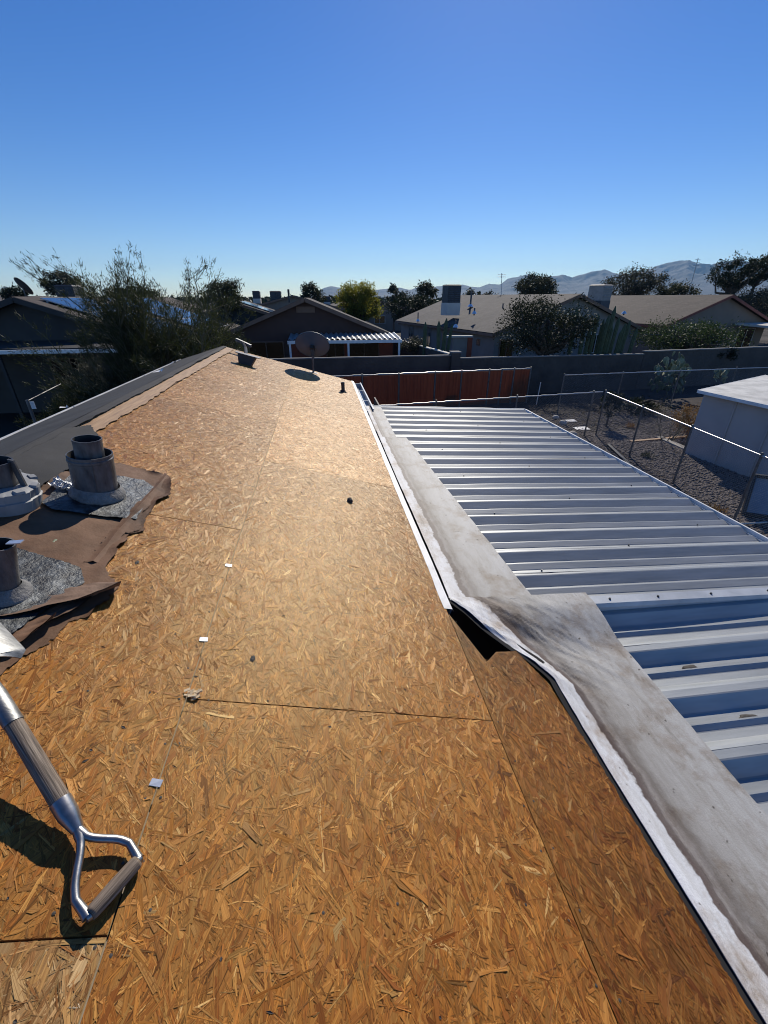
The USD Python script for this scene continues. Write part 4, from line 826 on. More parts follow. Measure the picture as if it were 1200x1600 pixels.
pi.CreateProtoIndicesAttr(Vt.IntArray.FromNumpy(rng.integers(0, 4, n).astype(np.int32)))

# ------------------------------------------------------------------ houses
def gable_house(name, label, cat, org, rot, width, length, eave, ridge, wall, roof, trim, over=.35, ridge_at=.5, wall_h=None, group=None):
    """org: near left wall corner of the gable end; local x along the gable, local y back along the ridge."""
    c, s_ = math.cos(rot), math.sin(rot)
    def W(x, y, z): return np.array([org[0] + c * x - s_ * y, org[1] + s_ * x + c * y, z])
    t = Thing(name, label, cat, (*org, 0), group); rx = width * ridge_at
    gl = [W(0, 0, 0), W(width, 0, 0), W(width, 0, eave - .06), W(rx, 0, ridge - .10), W(0, 0, eave - .06)]
    t.part('wall', prism(gl, W(0, length, 0) - W(0, 0, 0)), wall)
    for sg in (0, 1):
        ex = -over if sg == 0 else width + over; run = rx + over if sg == 0 else width - rx + over
        ez = eave - (ridge - eave) / (rx if sg == 0 else width - rx) * over
        sl = math.hypot(run, ridge - ez); q = [W(ex, -over, ez), W(ex, length + over, ez), W(rx, length + over, ridge), W(rx, -over, ridge)]
        nn = np.cross(q[1] - q[0], q[3] - q[0]); nn /= np.linalg.norm(nn); nn *= np.sign(nn[2]) * .06
        v, f = hexa(q, [p + nn for p in q]); uvs = np.array([(0, 0), (length + 2 * over, 0), (length + 2 * over, sl), (0, sl)] * 2)
        t.part('roof_slope', (v, f), roof, uv=uvs)
        t.part('eave_fascia', beam(q[0] - [0, 0, .07], q[1] - [0, 0, .07], .03, .16), trim)
        t.part('rake_board', beam(W(ex, -over - .02, ez - .045), W(rx, -over - .02, ridge - .045), .035, .19), trim)
    return t, W
def window(t, W, x0, x1, z0, z1, y=-.0, inside='pipe_inside', trim='cream', half=None, name='window'):
    fr = []
    for a in ((x0 - .05, x1 + .05, z0 - .05, z0), (x0 - .05, x1 + .05, z1, z1 + .05), (x0 - .05, x0, z0, z1), (x1, x1 + .05, z0, z1), ((x0 + x1) / 2 - .02, (x0 + x1) / 2 + .02, z0, z1)):
        q = [W(a[0], y - .05, a[2]), W(a[1], y - .05, a[2]), W(a[1], y - .005, a[2]), W(a[0], y - .005, a[2])]; fr.append(hexa(q, [p + [0, 0, a[3] - a[2]] for p in q]))
    f = t.part(name, merge(fr), trim)
    for k, (a, b) in enumerate(((x0, (x0 + x1) / 2 - .02), ((x0 + x1) / 2 + .02, x1))):
        q = [W(a, y - .02, z0), W(b, y - .02, z0), W(b, y - .016, z0), W(a, y - .016, z0)]
        t.part('pane', hexa(q, [p + [0, 0, z1 - z0] for p in q]), 'window_glass', under=f)
        q = [W(a, y - .011, z0), W(b, y - .011, z0), W(b, y - .008, z0), W(a, y - .008, z0)]
        t.part('blind', hexa(q, [p + [0, 0, z1 - z0] for p in q]), half if (half and k) else inside, under=f)

# brown house with the corrugated patio roof
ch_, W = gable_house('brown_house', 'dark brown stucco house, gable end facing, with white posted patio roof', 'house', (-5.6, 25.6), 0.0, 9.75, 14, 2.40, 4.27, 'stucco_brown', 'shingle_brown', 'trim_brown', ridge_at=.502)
lx = lambda px: at(px, 530, 25.6)[0] + 5.6
window(ch_, W, lx(388), lx(441), .5, 2.12, half='blind', trim='trim_brown'); window(ch_, W, lx(510), lx(536), 1.2, 2.25, inside='blind', half='blind', trim='trim_brown')
window(ch_, W, lx(546), lx(591), .1, 2.15, half='blind', name='patio_door', trim='trim_brown')
ch_.part('gable_vent', (lambda q: hexa(q, [p + [0, 0, .3] for p in q]))([W(4.4, -.03, 3.6), W(5.4, -.03, 3.6), W(5.4, -.005, 3.6), W(4.4, -.005, 3.6)]), 'trim_brown')
ch_.part('red_wall_panel', (lambda q: hexa(q, [p + [0, 0, 2.2] for p in q]))([W(3.9, -.006, 0), W(9.7, -.006, 0), W(9.7, -.002, 0), W(3.9, -.002, 0)]), 'stucco_rust')
pr = Thing('patio_roof', 'white posted patio roof of corrugated sheet on the brown house', 'patio roof', (1.3, 24, 0))
xs_ = np.linspace(-1.62, 4.15, 240); yy = np.array([23.2, 25.4]); P = np.zeros((240, 2, 3)); P[..., 0] = xs_[:, None]; P[..., 1] = yy[None]; P[..., 2] = (2.43 + .035 * np.sin(xs_ * 2 * np.pi / .27))[:, None] + np.array([0, .14])[None]
pr.part('corrugated_sheet', [grid(P), grid((P - [0, 0, .004])[:, ::-1])], 'cover_metal', smooth=60)
pr.part('front_beam', box(-1.66, 4.2, 23.1, 23.19, 2.24, 2.39), 'trim_white')
for x in (-1.55, 1.40, 4.05): pr.part('post', box(x - .05, x + .05, 23.1, 23.19, 0, 2.238), 'trim_white')
pr.part('side_beam', box(4.10, 4.19, 23.2, 25.45, 2.28, 2.40), 'trim_white')

# white house with the wide grey shingle roof
wr_ = math.radians(10.6)
wh, W = gable_house('white_house', 'pale stucco house with a wide grey shingle roof and roof pipes', 'house', (10.75, 26.95), wr_, 11.2, 16.5, 2.50, 4.50, 'stucco_white', 'shingle_grey', 'trim_brown', over=.4)
LW = lambda a, y, z: W(y, a, z)            # on the left long wall: a runs back along the house
for a0, a1, z0, z1 in ((3.2, 3.9, 1.1, 1.9), (6.6, 7.4, .1, 2.05), (9.6, 10.6, .9, 2.1), (13.4, 14.4, .9, 2.0)): window(wh, LW, a0, a1, z0, z1, trim='stucco_white')
window(wh, LW, 1.75, 2.05, 1.55, 1.85, trim='trim_brown')
window(wh, W, .45, 1.35, .1, 1.95, trim='trim_brown', name='gable_door'); window(wh, W, 7.2, 8.6, 1.0, 2.1, trim='cream')
sl_w = lambda x: 2.5 + (4.5 - 2.5) / 5.6 * x + .07
# parapet block before the white house
lw = Thing('low_wall', 'low pale block enclosure with a red brown end beside the white house wall', 'wall', (8.6, 27, 0))
q0, q1 = at(706, 550, 26.2), at(728, 550, 26.2)
lw.part('wall', box(q0[0], q1[0], 26.1, 26.3, 0, at(715, 527, 26.2)[2]), 'stucco_white'); lw.part('cap', box(q0[0] - .4, q1[0] + .3, 26.0, 26.4, at(715, 527, 26.2)[2] + .003, at(715, 527, 26.2)[2] + .1), 'cream')
lw.part('red_end', box(q1[0] + .004, q1[0] + .3, 26.05, 26.35, 0, at(715, 527, 26.2)[2]), 'stucco_rust')

# tan house at the right
rh, W3 = gable_house('tan_house', 'tan stucco house with brown shingle roof and red brown trim at the right', 'house', (26.6, 32.2), wr_, 11.4, 15, 2.55, 4.50, 'stucco_tan', 'shingle_brown', 'trim_red', over=.4)
rh.part('patio_slab_roof', (lambda q: hexa(q, [p + [0, 0, .15] for p in q]))([W3(7.0, -3.4, 2.25), W3(15.5, -3.4, 2.25), W3(15.5, -.4, 2.35), W3(7.0, -.4, 2.35)]), 'cream')
rh.part('patio_fascia', beam(W3(7.0, -3.45, 2.26), W3(15.5, -3.45, 2.26), .05, .26), 'trim_red')
for x in (7.2, 8.2, 10.6, 13.0): rh.part('patio_post', beam(W3(x, -3.4, 0), W3(x, -3.4, 2.13), .14, .14, (1, 0, 0)), 'cream' if x < 8 else 'trim_red')
window(rh, W3, 5.6, 6.7, .9, 2.0, trim='cream'); window(rh, W3, 8.4, 10.2, .2, 2.0, trim='cream')

# left neighbour with solar panels
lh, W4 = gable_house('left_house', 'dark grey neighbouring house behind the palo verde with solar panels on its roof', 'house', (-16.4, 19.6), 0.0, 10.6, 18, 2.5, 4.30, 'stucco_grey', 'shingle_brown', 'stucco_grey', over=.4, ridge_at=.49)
lh.part('patio_beam', beam([-17, 17.3, 2.62], [-6.0, 17.3, 2.62], .09, .13), 'trim_white')
lh.part('patio_roof', hexa([(-17, 17.36, 2.66), (-6.0, 17.36, 2.66), (-6.0, 19.55, 2.75), (-17, 19.55, 2.75)], [(-17, 17.36, 2.72), (-6.0, 17.36, 2.72), (-6.0, 19.55, 2.81), (-17, 19.55, 2.81)]), 'felt')
for x in (-16.4, -11.2, -6.3): lh.part('patio_post', box(x - .05, x + .05, 17.26, 17.34, 0, 2.518), 'stucco_grey')
window(lh, W4, 1.6, 3.2, 1.0, 2.05, trim='cream'); window(lh, W4, 5.5, 7.0, 1.0, 2.1, trim='trim_brown')
def solar(label, W_, width, rx, eave, ridge, y0, nx, ny, lo=.12):
    run = width - rx; sl = math.hypot(run, ridge - eave); dx, dz = run / sl, (ridge - eave) / sl
    t = Thing('solar_array', label, 'solar panels', W_(width - run / 2, y0, 3.3), 'solar arrays on neighbouring roofs')
    for i in range(nx):
        for j in range(ny):
            a0 = lo + .35 + i * 1.68; b0_ = y0 + j * 1.01
            def S(a, b, h): return W_(rx + a * dx - h * -dz * 0, b, ridge - a * dz + h + .13)
            q = [S(a0, b0_, 0), S(a0 + 1.64, b0_, 0), S(a0 + 1.64, b0_ + .985, 0), S(a0, b0_ + .985, 0)]
            fp = t.part('panel_frame', hexa(q, [p + [0, 0, .035] for p in q]), 'gutter_metal')
            c_ = sum(q) / 4; q2 = [c_ + (p - c_) * .965 + [0, 0, .037] for p in q]
            t.part('solar_cells', hexa(q2, [p + [0, 0, .003] for p in q2]), 'solar_cell', under=fp)
    for k in range(2):
        a0 = lo + .6 + k * 2.0; t.part('mounting_rail', beam(W_(rx + a0 * dx, y0 - .05, ridge - a0 * dz + .095), W_(rx + a0 * dx, y0 + ny * 1.01 + .05, ridge - a0 * dz + .095), .05, .05), 'gutter_metal')
solar('nearer blue solar array on the left house roof', W4, 10.6, 5.19, 2.5, 4.30, .5, 3, 4)
solar('second solar array farther back on the left house roof', W4, 10.6, 5.19, 2.5, 4.30, 6.2, 3, 6)
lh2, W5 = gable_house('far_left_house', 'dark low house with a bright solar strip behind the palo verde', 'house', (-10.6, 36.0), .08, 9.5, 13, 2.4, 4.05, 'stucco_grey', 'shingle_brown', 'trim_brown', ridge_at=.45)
solar('bright narrow solar array on the house behind the palo verde', W5, 9.5, 4.28, 2.4, 4.05, 1.0, 2, 5)
window(lh2, W5, 3, 4.4, 1, 2)
for nm_, lb_, o_, wd_, ln_, rid_, rf_ in (('far_house', 'far brown roofed house left of the brown gable', (-11.5, 58), 17, 14, 4.6, 'shingle_brown'), ('far_house', 'far low house roof behind the yellow green tree', (-1, 66), 16, 13, 4.3, 'shingle_brown'), ('far_house', 'far grey roof behind the left house', (-45, 52), 20, 16, 4.5, 'shingle_grey'), ('far_house', 'far brown roof at the left edge of the view', (-42, 34), 13, 14, 4.4, 'shingle_brown')):
    hf_, Wf = gable_house(nm_, lb_, 'house', o_, 0.06, wd_, ln_, 2.5, rid_, 'stucco_tan', rf_, 'trim_brown', group='far houses of the neighbourhood'); window(hf_, Wf, 3, 4.5, 1, 2); window(hf_, Wf, 9, 10.5, 1, 2)

# coolers and pipes on the roofs
def cooler(label, c, w, d, h, mat='cooler_dark', stand=.25, rot=0.0, stand_mat='cream'):
    t = Thing('evaporative_cooler', label, 'cooler', c, 'evaporative coolers on the roofs'); cs, sn = math.cos(rot), math.sin(rot)
    def T(m): v, f = arr(m); v = v.copy(); x, y = v[:, 0].copy(), v[:, 1].copy(); v[:, 0] = c[0] + cs * x - sn * y; v[:, 1] = c[1] + sn * x + cs * y; v[:, 2] += c[2]; return v, f
    t.part('stand', T(box(-w * .52, w * .52, -d * .52, d * .52, -.45, stand)), stand_mat)
    t.part('body', T(box(-w / 2, w / 2, -d / 2, d / 2, stand + .002, stand + h)), mat)
    t.part('lid', T(hexa([(-w * .53, -d * .53, stand + h + .002), (w * .53, -d * .53, stand + h + .002), (w * .53, d * .53, stand + h + .002), (-w * .53, d * .53, stand + h + .002)], [(-w * .42, -d * .42, stand + h + .07), (w * .42, -d * .42, stand + h + .07), (w * .42, d * .42, stand + h + .07), (-w * .42, d * .42, stand + h + .07)])), mat)
    for sx in (-1, 1):
        x0_ = sx * w * .25
        for k in range(8):
            z = stand + .08 + k * (h - .14) / 8; t.part('louver', T(hexa([(x0_ - w * .2, -d / 2 - .03, z), (x0_ + w * .2, -d / 2 - .03, z), (x0_ + w * .2, -d / 2 - .002, z + .03), (x0_ - w * .2, -d / 2 - .002, z + .03)], [(x0_ - w * .2, -d / 2 - .03, z + .012), (x0_ + w * .2, -d / 2 - .03, z + .012), (x0_ + w * .2, -d / 2 - .002, z + .042), (x0_ - w * .2, -d / 2 - .002, z + .042)])), 'cooler_grey' if mat != 'cooler_dark' else 'pipe_steel')
pk = at(704, 480, 34.5); cooler('dark louvered cooler on a white stand on the grey shingle roof', (pk[0], 34.5, pk[2] - .10), 1.05, 1.0, 1.15, rot=wr_, stand=.40)
cooler('tan cooler with dark duct behind the white house gable', (at(936, 465, 33)[0], 33.0, at(936, 465, 33)[2] - .45), 1.5, 1.1, 1.0, 'cooler_grey', rot=wr_ + .4, stand_mat='cooler_dark')
cooler('dark cooler on the far roof left of the brown gable peak', (at(432, 470, 60)[0], 60, at(432, 476, 60)[2]), 1.3, 1.2, 1.35, stand=.1)
cooler('small dark cooler farther left on the far roofs', (at(402, 470, 62)[0], 62, at(402, 468, 62)[2]), .9, .9, .8, stand=.1)
cooler('small dark cooler right of the brown gable peak', (at(511, 470, 70)[0], 70, at(511, 473, 70)[2]), .9, .9, .7, stand=.1)
cooler('small dark cooler on the left house ridge', (at(110, 462, 28)[0], 28, at(110, 467, 28)[2]), .9, .9, .5, stand=.1)
def roof_pipe(label, px, py_top, py_bot, Y, r=.05, flash=True, mat='pipe_steel'):
    b = at(px, py_bot, Y); h = at(px, py_top, Y)[2] - b[2]
    t = Thing('roof_pipe', label, 'pipe', b, 'vent pipes on the grey shingle roof' if flash else None)
    t.part('pipe', lathe([(r, -.15), (r, h), (r * .7, h), (r * .7, h - .05), (.001, h - .05)], b, 12), mat, smooth=40)
    if flash: t.part('flashing_cone', lathe([(r * 3.4, -.05), (r * 2.6, .03), (r * 1.05, .14)], b, 14), 'clip_metal', smooth=40)
roof_pipe('tallest capped pipe right of the cooler on the grey roof', 735, 455, 478, 36, .07)
roof_pipe('short pipe at the left end of the grey roof', 653, 488, 501, 38)
roof_pipe('low pipe below and right of the cooler, mid slope', 741, 481, 489, 31)
roof_pipe('pipe near the grey roof eave above the cacti', 712, 500, 510, 28.5)
roof_pipe('stubby pipe close to the grey roof ridge', 758, 462, 466, 39)
roof_pipe('pipe with white collar near the ridge right of the mast', 786, 460, 470, 36)
roof_pipe('dark thin pipe on the grey roof below the mast', 785, 474, 485, 32)
roof_pipe('tall black flue pipe behind the brown gable roof', 452, 452, 470, 48, .10, False, 'black_metal')
roof_pipe('small white vent on the tan house roof slope', 975, 486, 489, 34, .06)
roof_pipe('small white vent at the tan house ridge, right of centre', 1110, 461, 464, 36, .06)
def mast(label, px, py_top, py_bot, Y, lean=0.0, rungs=3):
    a_, b_ = at(px, py_bot, Y), at(px + lean, py_top, Y); t = Thing('antenna_mast', label, 'antenna', a_)
    t.part('pole', tube(a_ - [0, 0, .3], b_, .022 * Y / 30), 'rail_steel')
    for k in range(rungs):
        z = b_ - (b_ - a_) * (.06 + .09 * k); t.part('element', tube(z - [.35, 0, 0], z + [.35, 0, 0], .012 * Y / 30), 'rail_steel')
mast('thin straight antenna mast above the grey shingle roof', 784, 427, 464, 38, 0, 2)
mast('leaning antenna mast against the mountains at the right', 1078, 403, 452, 50, 13, 3)
# black dish on the left house
bd_ = at(38, 456, 24); t = Thing('satellite_dish', 'black satellite dish on the left neighbour roof', 'satellite dish', bd_)
dn2 = np.array([.5, .65, .55]); dn2 /= np.linalg.norm(dn2); t.part('reflector', [lathe([(r, .4 * r * r) for r in np.linspace(.001, .42, 8)], bd_ + [0, 0, .2], 32, dn2), lathe([(r, .4 * r * r - .01) for r in np.linspace(.42, .001, 8)], bd_ + [0, 0, .2], 32, dn2)], 'black_metal', smooth=50)
t.part('mast', tube(bd_ - [0, 0, .5], bd_ + [0, 0, .18], .03), 'pipe_steel')
# rail and tag below the left eave
t = Thing('pipe_rail', 'thin bright rail slanting up in the dark yard left of the ridge', 'rail', at(42, 627, 8.5)); t.part('rail', tube(at(42, 627, 8.5), at(95, 600, 9.6), .010), 'post_steel'); t.part('post', tube([*at(42, 627, 8.5)[:2], 0], at(42, 625, 8.5), .025), 'post_steel'); q = at(50, 633, 8.6); t.part('tag', box(q[0] - .05, q[0] + .05, q[1] - .004, q[1] + .004, q[2] - .07, q[2] + .07), 'paper')

# ------------------------------------------------------------------ plants
def grow(rg, p, d, L, r, lev, kids, spread, upb, seg, tips, curve=.12):
    n = 3 if lev > 1 else 2; q = p
    for k in range(n):
        d = d + rg.normal(0, curve, 3) + np.array([0, 0, upb * .3]); d = d / np.linalg.norm(d); q2 = q + d * L / n
        seg.append((q, q2, r * (1 - .45 * k / n), r * (1 - .45 * (k + 1) / n))); q = q2
        if lev <= 1: tips.append((q, d))
        if lev > 0 and k > 0:
            for _ in range(max(1, kids // 2) if k < n - 1 else kids - kids // 2):
                nd = d + rg.normal(0, spread, 3) + np.array([0, 0, upb]); nd /= np.linalg.norm(nd)
                grow(rg, q, nd, L * rg.uniform(.55, .8), r * .60, lev - 1, kids, spread, upb, seg, tips, curve)
def segmesh(seg, n=4):
    a = np.array([s[0] for s in seg]), np.array([s[1] for s in seg]), np.array([s[2] for s in seg]), np.array([s[3] for s in seg])
    big = a[2] > .018; out = []
    if big.any(): out.append(tubes(a[0][big], a[1][big], a[2][big], a[3][big], 7))
    if (~big).any(): out.append(tubes(a[0][~big], a[1][~big], a[2][~big], a[3][~big], 3))
    return merge(out)
def blades(rg, p, d, L, w):                # thin tapered twiglets or leaflets, two triangles each
    k = len(p); d = d / np.linalg.norm(d, axis=1, keepdims=True); r = rg.normal(0, 1, (k, 3)); s_ = np.cross(d, r); s_ /= np.linalg.norm(s_, axis=1, keepdims=True)
    L = np.broadcast_to(L, (k,))[:, None]; w = np.broadcast_to(w, (k,))[:, None]
    v = np.stack([p - s_ * w * .35, p + d * L * .55 + s_ * w * .5, p + d * L, p + d * L * .5 - s_ * w * .5], 1).reshape(-1, 3)
    i = np.arange(k)[:, None] * 4; return v, np.vstack([i + [0, 1, 2], i + [0, 2, 3]])
def paloverde(label, base, H, spread, seed, stems=6, lev=3, kids=4, tw=5, leaf='leaf_paloverde', lean=(0, 0, 0), name='palo_verde_tree', dens=1.0, upb=.28, cat='tree', twl=(.15, .42), tww=.007, group=None):
    rg = np.random.default_rng(seed); seg, tips = [], []; base = np.array(base, float)
    for k in range(stems):
        a = k * 2 * math.pi / stems + rg.uniform(-.4, .4); d = np.array([math.cos(a) * spread, math.sin(a) * spread, 1.0]) + lean; d /= np.linalg.norm(d)
        grow(rg, base + [rg.normal(0, .06), rg.normal(0, .06), -.05], d, H * rg.uniform(.34, .46), H * .012, lev, kids, .38, upb, seg, tips)
    t = Thing(name, label, cat, base, group)
    t.part('trunk', segmesh([s for s in seg if s[2] > H * .0055] or seg[:10]), 'bark_pale')
    t.part('branches', segmesh([s for s in seg if s[2] <= H * .0055] or seg[:10]), 'bark_pale', kind='stuff')
    P = np.array([q for q, _ in tips]); D = np.array([d for _, d in tips]); P = np.repeat(P, tw, 0); D = np.repeat(D, tw, 0)
    D = D + rg.normal(0, .55, D.shape) + [0, 0, .25]; P = P + rg.normal(0, .045, P.shape)
    keep = rg.random(len(P)) < dens; P, D = P[keep], D[keep]
    t.part('crown', blades(rg, P, D, rg.uniform(*twl, len(P)), tww), leaf, kind='stuff')
def leaf_tree(label, px, py_top, Y, w_px, kind='leaf_olive', name='tree', seed=0, n=5200, squash=None, py_bot=None, leaf=None, cat='tree', trunk='bark', clumps=46, sparse=1.0, group=None, ground_trunk=True):
    rg = np.random.default_rng(seed + 100); top = at(px, py_top, Y); hw = abs(at(px + w_px / 2, py_top, Y)[0] - at(px - w_px / 2, py_top, Y)[0]) / 2
    bot = at(px, py_bot, Y)[2] if py_bot else max(.6, top[2] - hw * 2.1); rz = (top[2] - bot) / 2; c = np.array([top[0], Y, (top[2] + bot) / 2]); ra = np.array([hw, hw * .9, rz])
    d = rg.normal(0, 1, (clumps, 3)); d /= np.linalg.norm(d, axis=1, keepdims=True); rr = rg.uniform(.25, 1, clumps) ** .45
    cc = c + d * rr[:, None] * ra * rg.uniform(.72, 1.05, (clumps, 1)) * .95; cr = rg.uniform(.16, .40, clumps) * ra.mean() * sparse
    k = rg.integers(0, clumps, n); n = int(n * 1.25); k = rg.integers(0, clumps, n); q = rg.normal(0, 1, (n, 3)); q /= np.linalg.norm(q, axis=1, keepdims=True); P = cc[k] + q * (cr[k] * rg.uniform(.1, 1.15, n) ** .6)[:, None] * [1, 1, .8]
    P = P[P[:, 2] > .1]; s_ = leaf or max(.05, .0042 * Y); D = rg.normal(0, 1, P.shape) + [0, 0, -.2]
    t = Thing(name, label, cat, (c[0], Y, 0), group)
    seg = [(np.array([c[0], Y, -.05]), np.array([c[0], Y, max(.3, bot + .1)]), hw * .10, hw * .08)] if ground_trunk else []; st = np.array([c[0], Y, max(.3, bot + .1)])
    for j in range(0, clumps, 2):
        m = (st + cc[j]) / 2 + rg.normal(0, .1 * hw, 3); seg += [(st, m, hw * .05, hw * .03), (m, cc[j], hw * .03, hw * .008)]
    t.part('trunk', segmesh(seg), trunk)
    t.part('crown', blades(rg, P, D, s_ * rg.uniform(.6, 1.5, len(P)), s_ * .55), kind, kind='stuff')

PV = dict(tww=.013, twl=(.04, .14), tw=24)
paloverde('tall airy palo verde with thin green twigs beyond the ridge', (*at(262, 590, 12.5)[:2], 0), 4.6, .16, 11, stems=8, lev=4, kids=4, upb=.13, **{**PV, 'tw': 20})
paloverde('drooping green palo verde in front of the left house', (*at(130, 590, 11.5)[:2], 0), 2.15, .50, 23, stems=10, lev=4, kids=4, upb=.02, **PV)
paloverde('dense palo verde right of the tall one, above the ridge end', (*at(325, 560, 14.5)[:2], 0), 3.6, .24, 31, stems=9, lev=4, kids=4, leaf='leaf_olive', upb=.12, **PV)
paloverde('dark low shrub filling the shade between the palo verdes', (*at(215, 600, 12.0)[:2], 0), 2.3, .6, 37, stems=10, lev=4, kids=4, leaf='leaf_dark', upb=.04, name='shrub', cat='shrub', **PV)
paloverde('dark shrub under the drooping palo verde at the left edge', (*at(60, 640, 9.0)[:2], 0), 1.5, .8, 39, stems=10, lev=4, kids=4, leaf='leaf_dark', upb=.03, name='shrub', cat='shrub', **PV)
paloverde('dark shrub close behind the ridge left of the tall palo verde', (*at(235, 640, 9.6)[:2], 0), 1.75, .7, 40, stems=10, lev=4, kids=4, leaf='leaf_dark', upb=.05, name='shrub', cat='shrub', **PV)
paloverde('bare reddish twigged sapling left of the tall palo verde', (*at(188, 590, 12.0)[:2], 0), 2.9, .10, 41, stems=3, lev=3, kids=3, leaf='leaf_grey', upb=.2, tw=4, twl=(.05, .14), tww=.012)
paloverde('pale airy young tree before the solar panels', (*at(132, 560, 15.0)[:2], 0), 2.8, .12, 43, stems=4, lev=3, kids=4, leaf='leaf_grey', upb=.2, tw=10, twl=(.06, .18), tww=.014)

leaf_tree('round dark tree on the skyline above the brown gable', 485, 441, 62, 44, 'leaf_olive', seed=1, n=2600, sparse=1.1)
leaf_tree('bright yellow green drooping tree right of the brown gable', 566, 436, 37, 78, 'leaf_yellow', seed=2, n=9000, py_bot=505, clumps=60)
leaf_tree('slim wispy tree right of the yellow green one', 616, 444, 55, 34, 'leaf_grey', seed=3, n=1800, py_bot=490, clumps=26, sparse=.8)
leaf_tree('wide dark tree mass left of the white house roof', 636, 456, 50, 74, 'leaf_dark', seed=4, n=3600, py_bot=505)
leaf_tree('round topped olive tree behind the left end of the grey roof', 668, 437, 60, 40, 'leaf_olive', seed=5, n=2200, sparse=.9)
leaf_tree('small sparse tree between cooler and mast', 738, 453, 75, 30, 'leaf_grey', seed=6, n=1200, clumps=22)
leaf_tree('low sparse tree behind the grey roof ridge beside the mast', 768, 449, 78, 40, 'leaf_grey', seed=7, n=1400, clumps=24)
leaf_tree('broad olive tree behind the grey roof ridge', 838, 428, 58, 82, 'leaf_olive', seed=8, n=5200, py_bot=475, clumps=60)
leaf_tree('grey green mesquite behind the tan house roof', 1000, 416, 55, 92, 'leaf_grey', seed=9, n=5600, py_bot=475, clumps=60)
leaf_tree('lower olive tree right of the mesquite behind the tan roof', 1058, 441, 56, 66, 'leaf_olive', seed=10, n=3200, py_bot=475)
leaf_tree('tall dark eucalyptus at the upper right edge', 1166, 392, 46, 84, 'leaf_dark', seed=11, n=5200, py_bot=462, clumps=40, sparse=.85, name='eucalyptus_tree')
leaf_tree('second eucalyptus crown leaning out of the right edge', 1200, 386, 47, 44, 'leaf_dark', seed=12, n=3000, py_bot=450, clumps=30, sparse=.8, name='eucalyptus_tree')
leaf_tree('grey brush below the eucalyptus at the right edge', 1178, 448, 44, 120, 'leaf_grey', seed=13, n=5200, py_bot=500, clumps=60, cat='bush', name='bush')
leaf_tree('grey green tree above the left house roof', 92, 422, 42, 70, 'leaf_grey', seed=14, n=3800, py_bot=468, clumps=50)
leaf_tree('small dark tree at the far left beside the black dish', 18, 446, 50, 44, 'leaf_dark', seed=15, n=2000, py_bot=475)
leaf_tree('dark tree band above the solar arrays', 205, 446, 55, 90, 'leaf_dark', seed=16, n=3200, py_bot=475)
leaf_tree('olive tree rising right of the palo verdes', 345, 432, 36, 72, 'leaf_olive', seed=17, n=4200, py_bot=490, clumps=54)
leaf_tree('glossy dark citrus tree behind the block wall with small pale fruit', 860, 461, 22.6, 150, 'leaf_dark', seed=18, n=11000, py_bot=556, clumps=90, leaf=.105, name='citrus_tree')
leaf_tree('green oleander hedge before the tan house', 1090, 500, 26, 150, 'leaf_shrub', seed=19, n=8000, py_bot=552, clumps=80, cat='shrub', name='oleander_shrub', leaf=.11)
leaf_tree('small dark bush on the block wall right of the hedge', 1132, 540, 21.6, 44, 'leaf_dark', seed=20, n=1800, py_bot=562, clumps=30, cat='bush', name='bush')
leaf_tree('grey scrub growing along the pale capped side wall', 648, 528, 25.5, 60, 'leaf_grey', seed=21, n=2600, py_bot=550, clumps=40, cat='bush', name='bush', leaf=.08)
leaf_tree('ochre dry bush against the shed corner', 1092, 628, 12.6, 60, 'leaf_dry', seed=22, n=2600, py_bot=690, clumps=44, cat='bush', name='dry_bush', leaf=.045, trunk='dry_twig')
leaf_tree('dark thorny bush behind the fence corner', 1000, 622, 16.0, 90, 'leaf_dark', seed=23, n=3000, py_bot=655, clumps=50, cat='bush', name='bush', leaf=.07)
leaf_tree('dark upright bush just right of the fence corner post', 962, 606, 14.2, 30, 'leaf_dark', seed=24, n=1700, py_bot=655, clumps=24, cat='bush', name='bush', leaf=.06)
paloverde('leafless brown branches lying near the shed', (*ong(1045, 690)[:2], 0), 1.5, .9, 51, stems=5, lev=2, kids=3, tw=1, leaf='leaf_dry', name='dead_branches', cat='branches', dens=.25)
for k, (x, y, w_) in enumerate(((905, 700, 16), (985, 668, 20), (1010, 715, 12), (1120, 800, 14))):
    q = ong(x, y); r_ = np.random.default_rng(300 + k); m = 90; P = q + np.c_[r_.normal(0, .09, (m, 2)), r_.uniform(0, .05, m)]
    single('weed', ['low dry weed by the rib ends of the cover', 'dry weed in the lit gravel right of the fence corner', 'tiny weed in the gravel near the middle fence post', 'dry tuft in the gravel by the near fence post'][k], 'weed', blades(r_, P, r_.normal(0, .6, (m, 3)) + [0, 0, .8], r_.uniform(.06, .2, m), .02), 'leaf_dry' if k % 2 else 'leaf_olive')
# pale fruit in the citrus tree
cit = at(860, 515, 22.6)
for k in range(12):
    a = rng.uniform(0, 6.28); b = rng.uniform(-.9, .9); m = trimesh.creation.icosphere(1, .05); p = cit + np.array([2.3 * math.cos(a) * math.cos(b), -1.9 * abs(math.sin(a)) * math.cos(b), 1.3 * math.sin(b)])
    single('citrus_fruit', 'small pale fruit hanging in the dark citrus tree', 'fruit', (np.array(m.vertices) + p, np.array(m.faces)), 'splinter', 'pale fruit in the citrus tree', smooth=True)

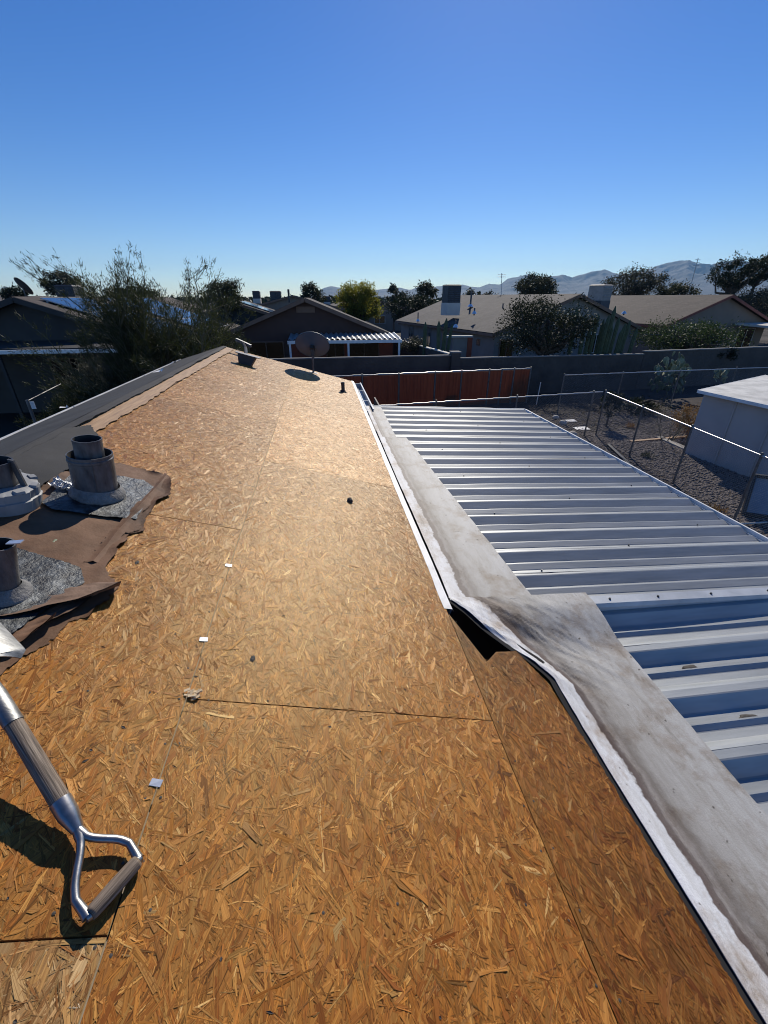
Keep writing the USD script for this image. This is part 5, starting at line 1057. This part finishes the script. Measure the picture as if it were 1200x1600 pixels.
# cacti
def column(t, p, H, r, lean, rg):
    n = 14; zz = np.linspace(0, 1, n); path = np.array([p + np.array([lean[0] * z ** 1.5, lean[1] * z ** 1.5, H * z]) for z in zz]); rad = r * np.minimum(1, np.sqrt(np.maximum(0, (1.0 - zz) * 16 + .02))) * (1 + .05 * rg.normal(0, 1, n))
    v, f = polytube(path, 1.0, 18); v = v.reshape(n, 18, 3); star = 1 + .16 * np.cos(np.arange(18) * np.pi); v = path[:, None] + (v - path[:, None]) * (rad[:, None] * star[None])[..., None]
    t.part('stem', (v.reshape(-1, 3), f), 'cactus_green', smooth=30)
rg = np.random.default_rng(5)
oc = Thing('organ_pipe_cactus', 'cluster of dark upright cactus stems behind the block wall right of the citrus', 'cactus', (*at(950, 550, 22.0)[:2], 0))
for px, py, ln in ((902, 480, -.1), (915, 505, 0), (925, 500, .05), (935, 490, .15), (944, 498, .2), (952, 492, .3), (962, 478, .35), (968, 495, .4), (978, 505, .5), (985, 500, .6), (996, 512, .6), (930, 512, .1), (957, 508, .2), (972, 515, .3)):
    q = at(px, py, 22.0 + rg.normal(0, .15)); ln *= .35; column(oc, np.array([q[0] - ln, q[1], 0]), q[2], .085, (ln, 0), rg)
sc = Thing('saguaro_cactus', 'tall dark three armed cactus before the white house wall', 'cactus', (*at(692, 550, 23.5)[:2], 0))
for px, py, ln, r_ in ((686, 501, -.15, .085), (698, 497, .25, .095), (707, 505, .55, .075)):
    ln *= .5; q = at(px, py, 23.5); column(sc, np.array([q[0] - ln, q[1], 0]), q[2], r_, (ln, 0), rg)
sc = Thing('column_cactus', 'single thin cactus column left of the three armed cactus', 'cactus', (*at(665, 550, 24.0)[:2], 0)); q = at(665, 503, 24.0); column(sc, np.array([q[0], q[1], 0]), q[2], .09, (0, 0), rg)
def pear(label, px, py_top, Y, n, w, seed, zlo=.3):
    rg = np.random.default_rng(seed); top = at(px, py_top, Y); t = Thing('prickly_pear', label, 'cactus', (top[0], Y, 0))
    for k in range(n):
        a, rr = rg.uniform(0, 6.28), w * math.sqrt(rg.random()); z = zlo + (top[2] - zlo) * rg.random() ** .8 * (1 - .35 * (rr / w) ** 2)
        m = trimesh.creation.icosphere(2, 1.0); v = np.array(m.vertices); s_ = rg.uniform(.10, .16); v = v * (s_ * .8, s_ * .16, s_ * 1.15); v[:, 0] *= 1 + .25 * v[:, 2] / s_
        al, be = rg.uniform(0, 3.14), rg.normal(0, .4); Rm = trimesh.transformations.euler_matrix(be, be * .6, al)[:3, :3]; v = v @ Rm.T + [top[0] + rr * math.cos(a), Y + .7 * rr * math.sin(a), z]
        t.part('pad', (v, np.array(m.faces)), 'pad_green' if z > .55 * top[2] else 'cactus_green', smooth=True)  # upper pads get a paler green as painted sunlight
pear('large prickly pear, upper pads coloured pale as sunlight, against the block wall', 1057, 552, 18.6, 95, .85, 3)
pear('small prickly pear to the right, half hidden by the shed roof', 1130, 577, 18.2, 22, .30, 4, .8)

# far town: tree masses out to the foot of the mountains
rg = np.random.default_rng(77); n = 900
r_ = rg.uniform(90, 900, n) ; az_ = rg.uniform(-.95, .95, n); P, D, Sz = [], [], []
for k in range(n):
    c = np.array([math.sin(az_[k]) * r_[k], math.cos(az_[k]) * r_[k], rg.uniform(1.5, 3.2)]); m = 46; q = rg.normal(0, 1, (m, 3)); q /= np.linalg.norm(q, axis=1, keepdims=True)
    P.append(c + q * [rg.uniform(2, 5), rg.uniform(2, 5), rg.uniform(1.5, 2.4)]); D.append(rg.normal(0, 1, (m, 3))); Sz.append(np.full(m, .8 + r_[k] * .002))
P, D, Sz = np.vstack(P), np.vstack(D), np.concatenate(Sz); P[:, 2] = np.maximum(P[:, 2], .2)
single('distant_trees', 'low dark band of distant trees along the horizon', 'trees', blades(rg, P, D, Sz, Sz * .8), 'leaf_dark', kind='stuff')
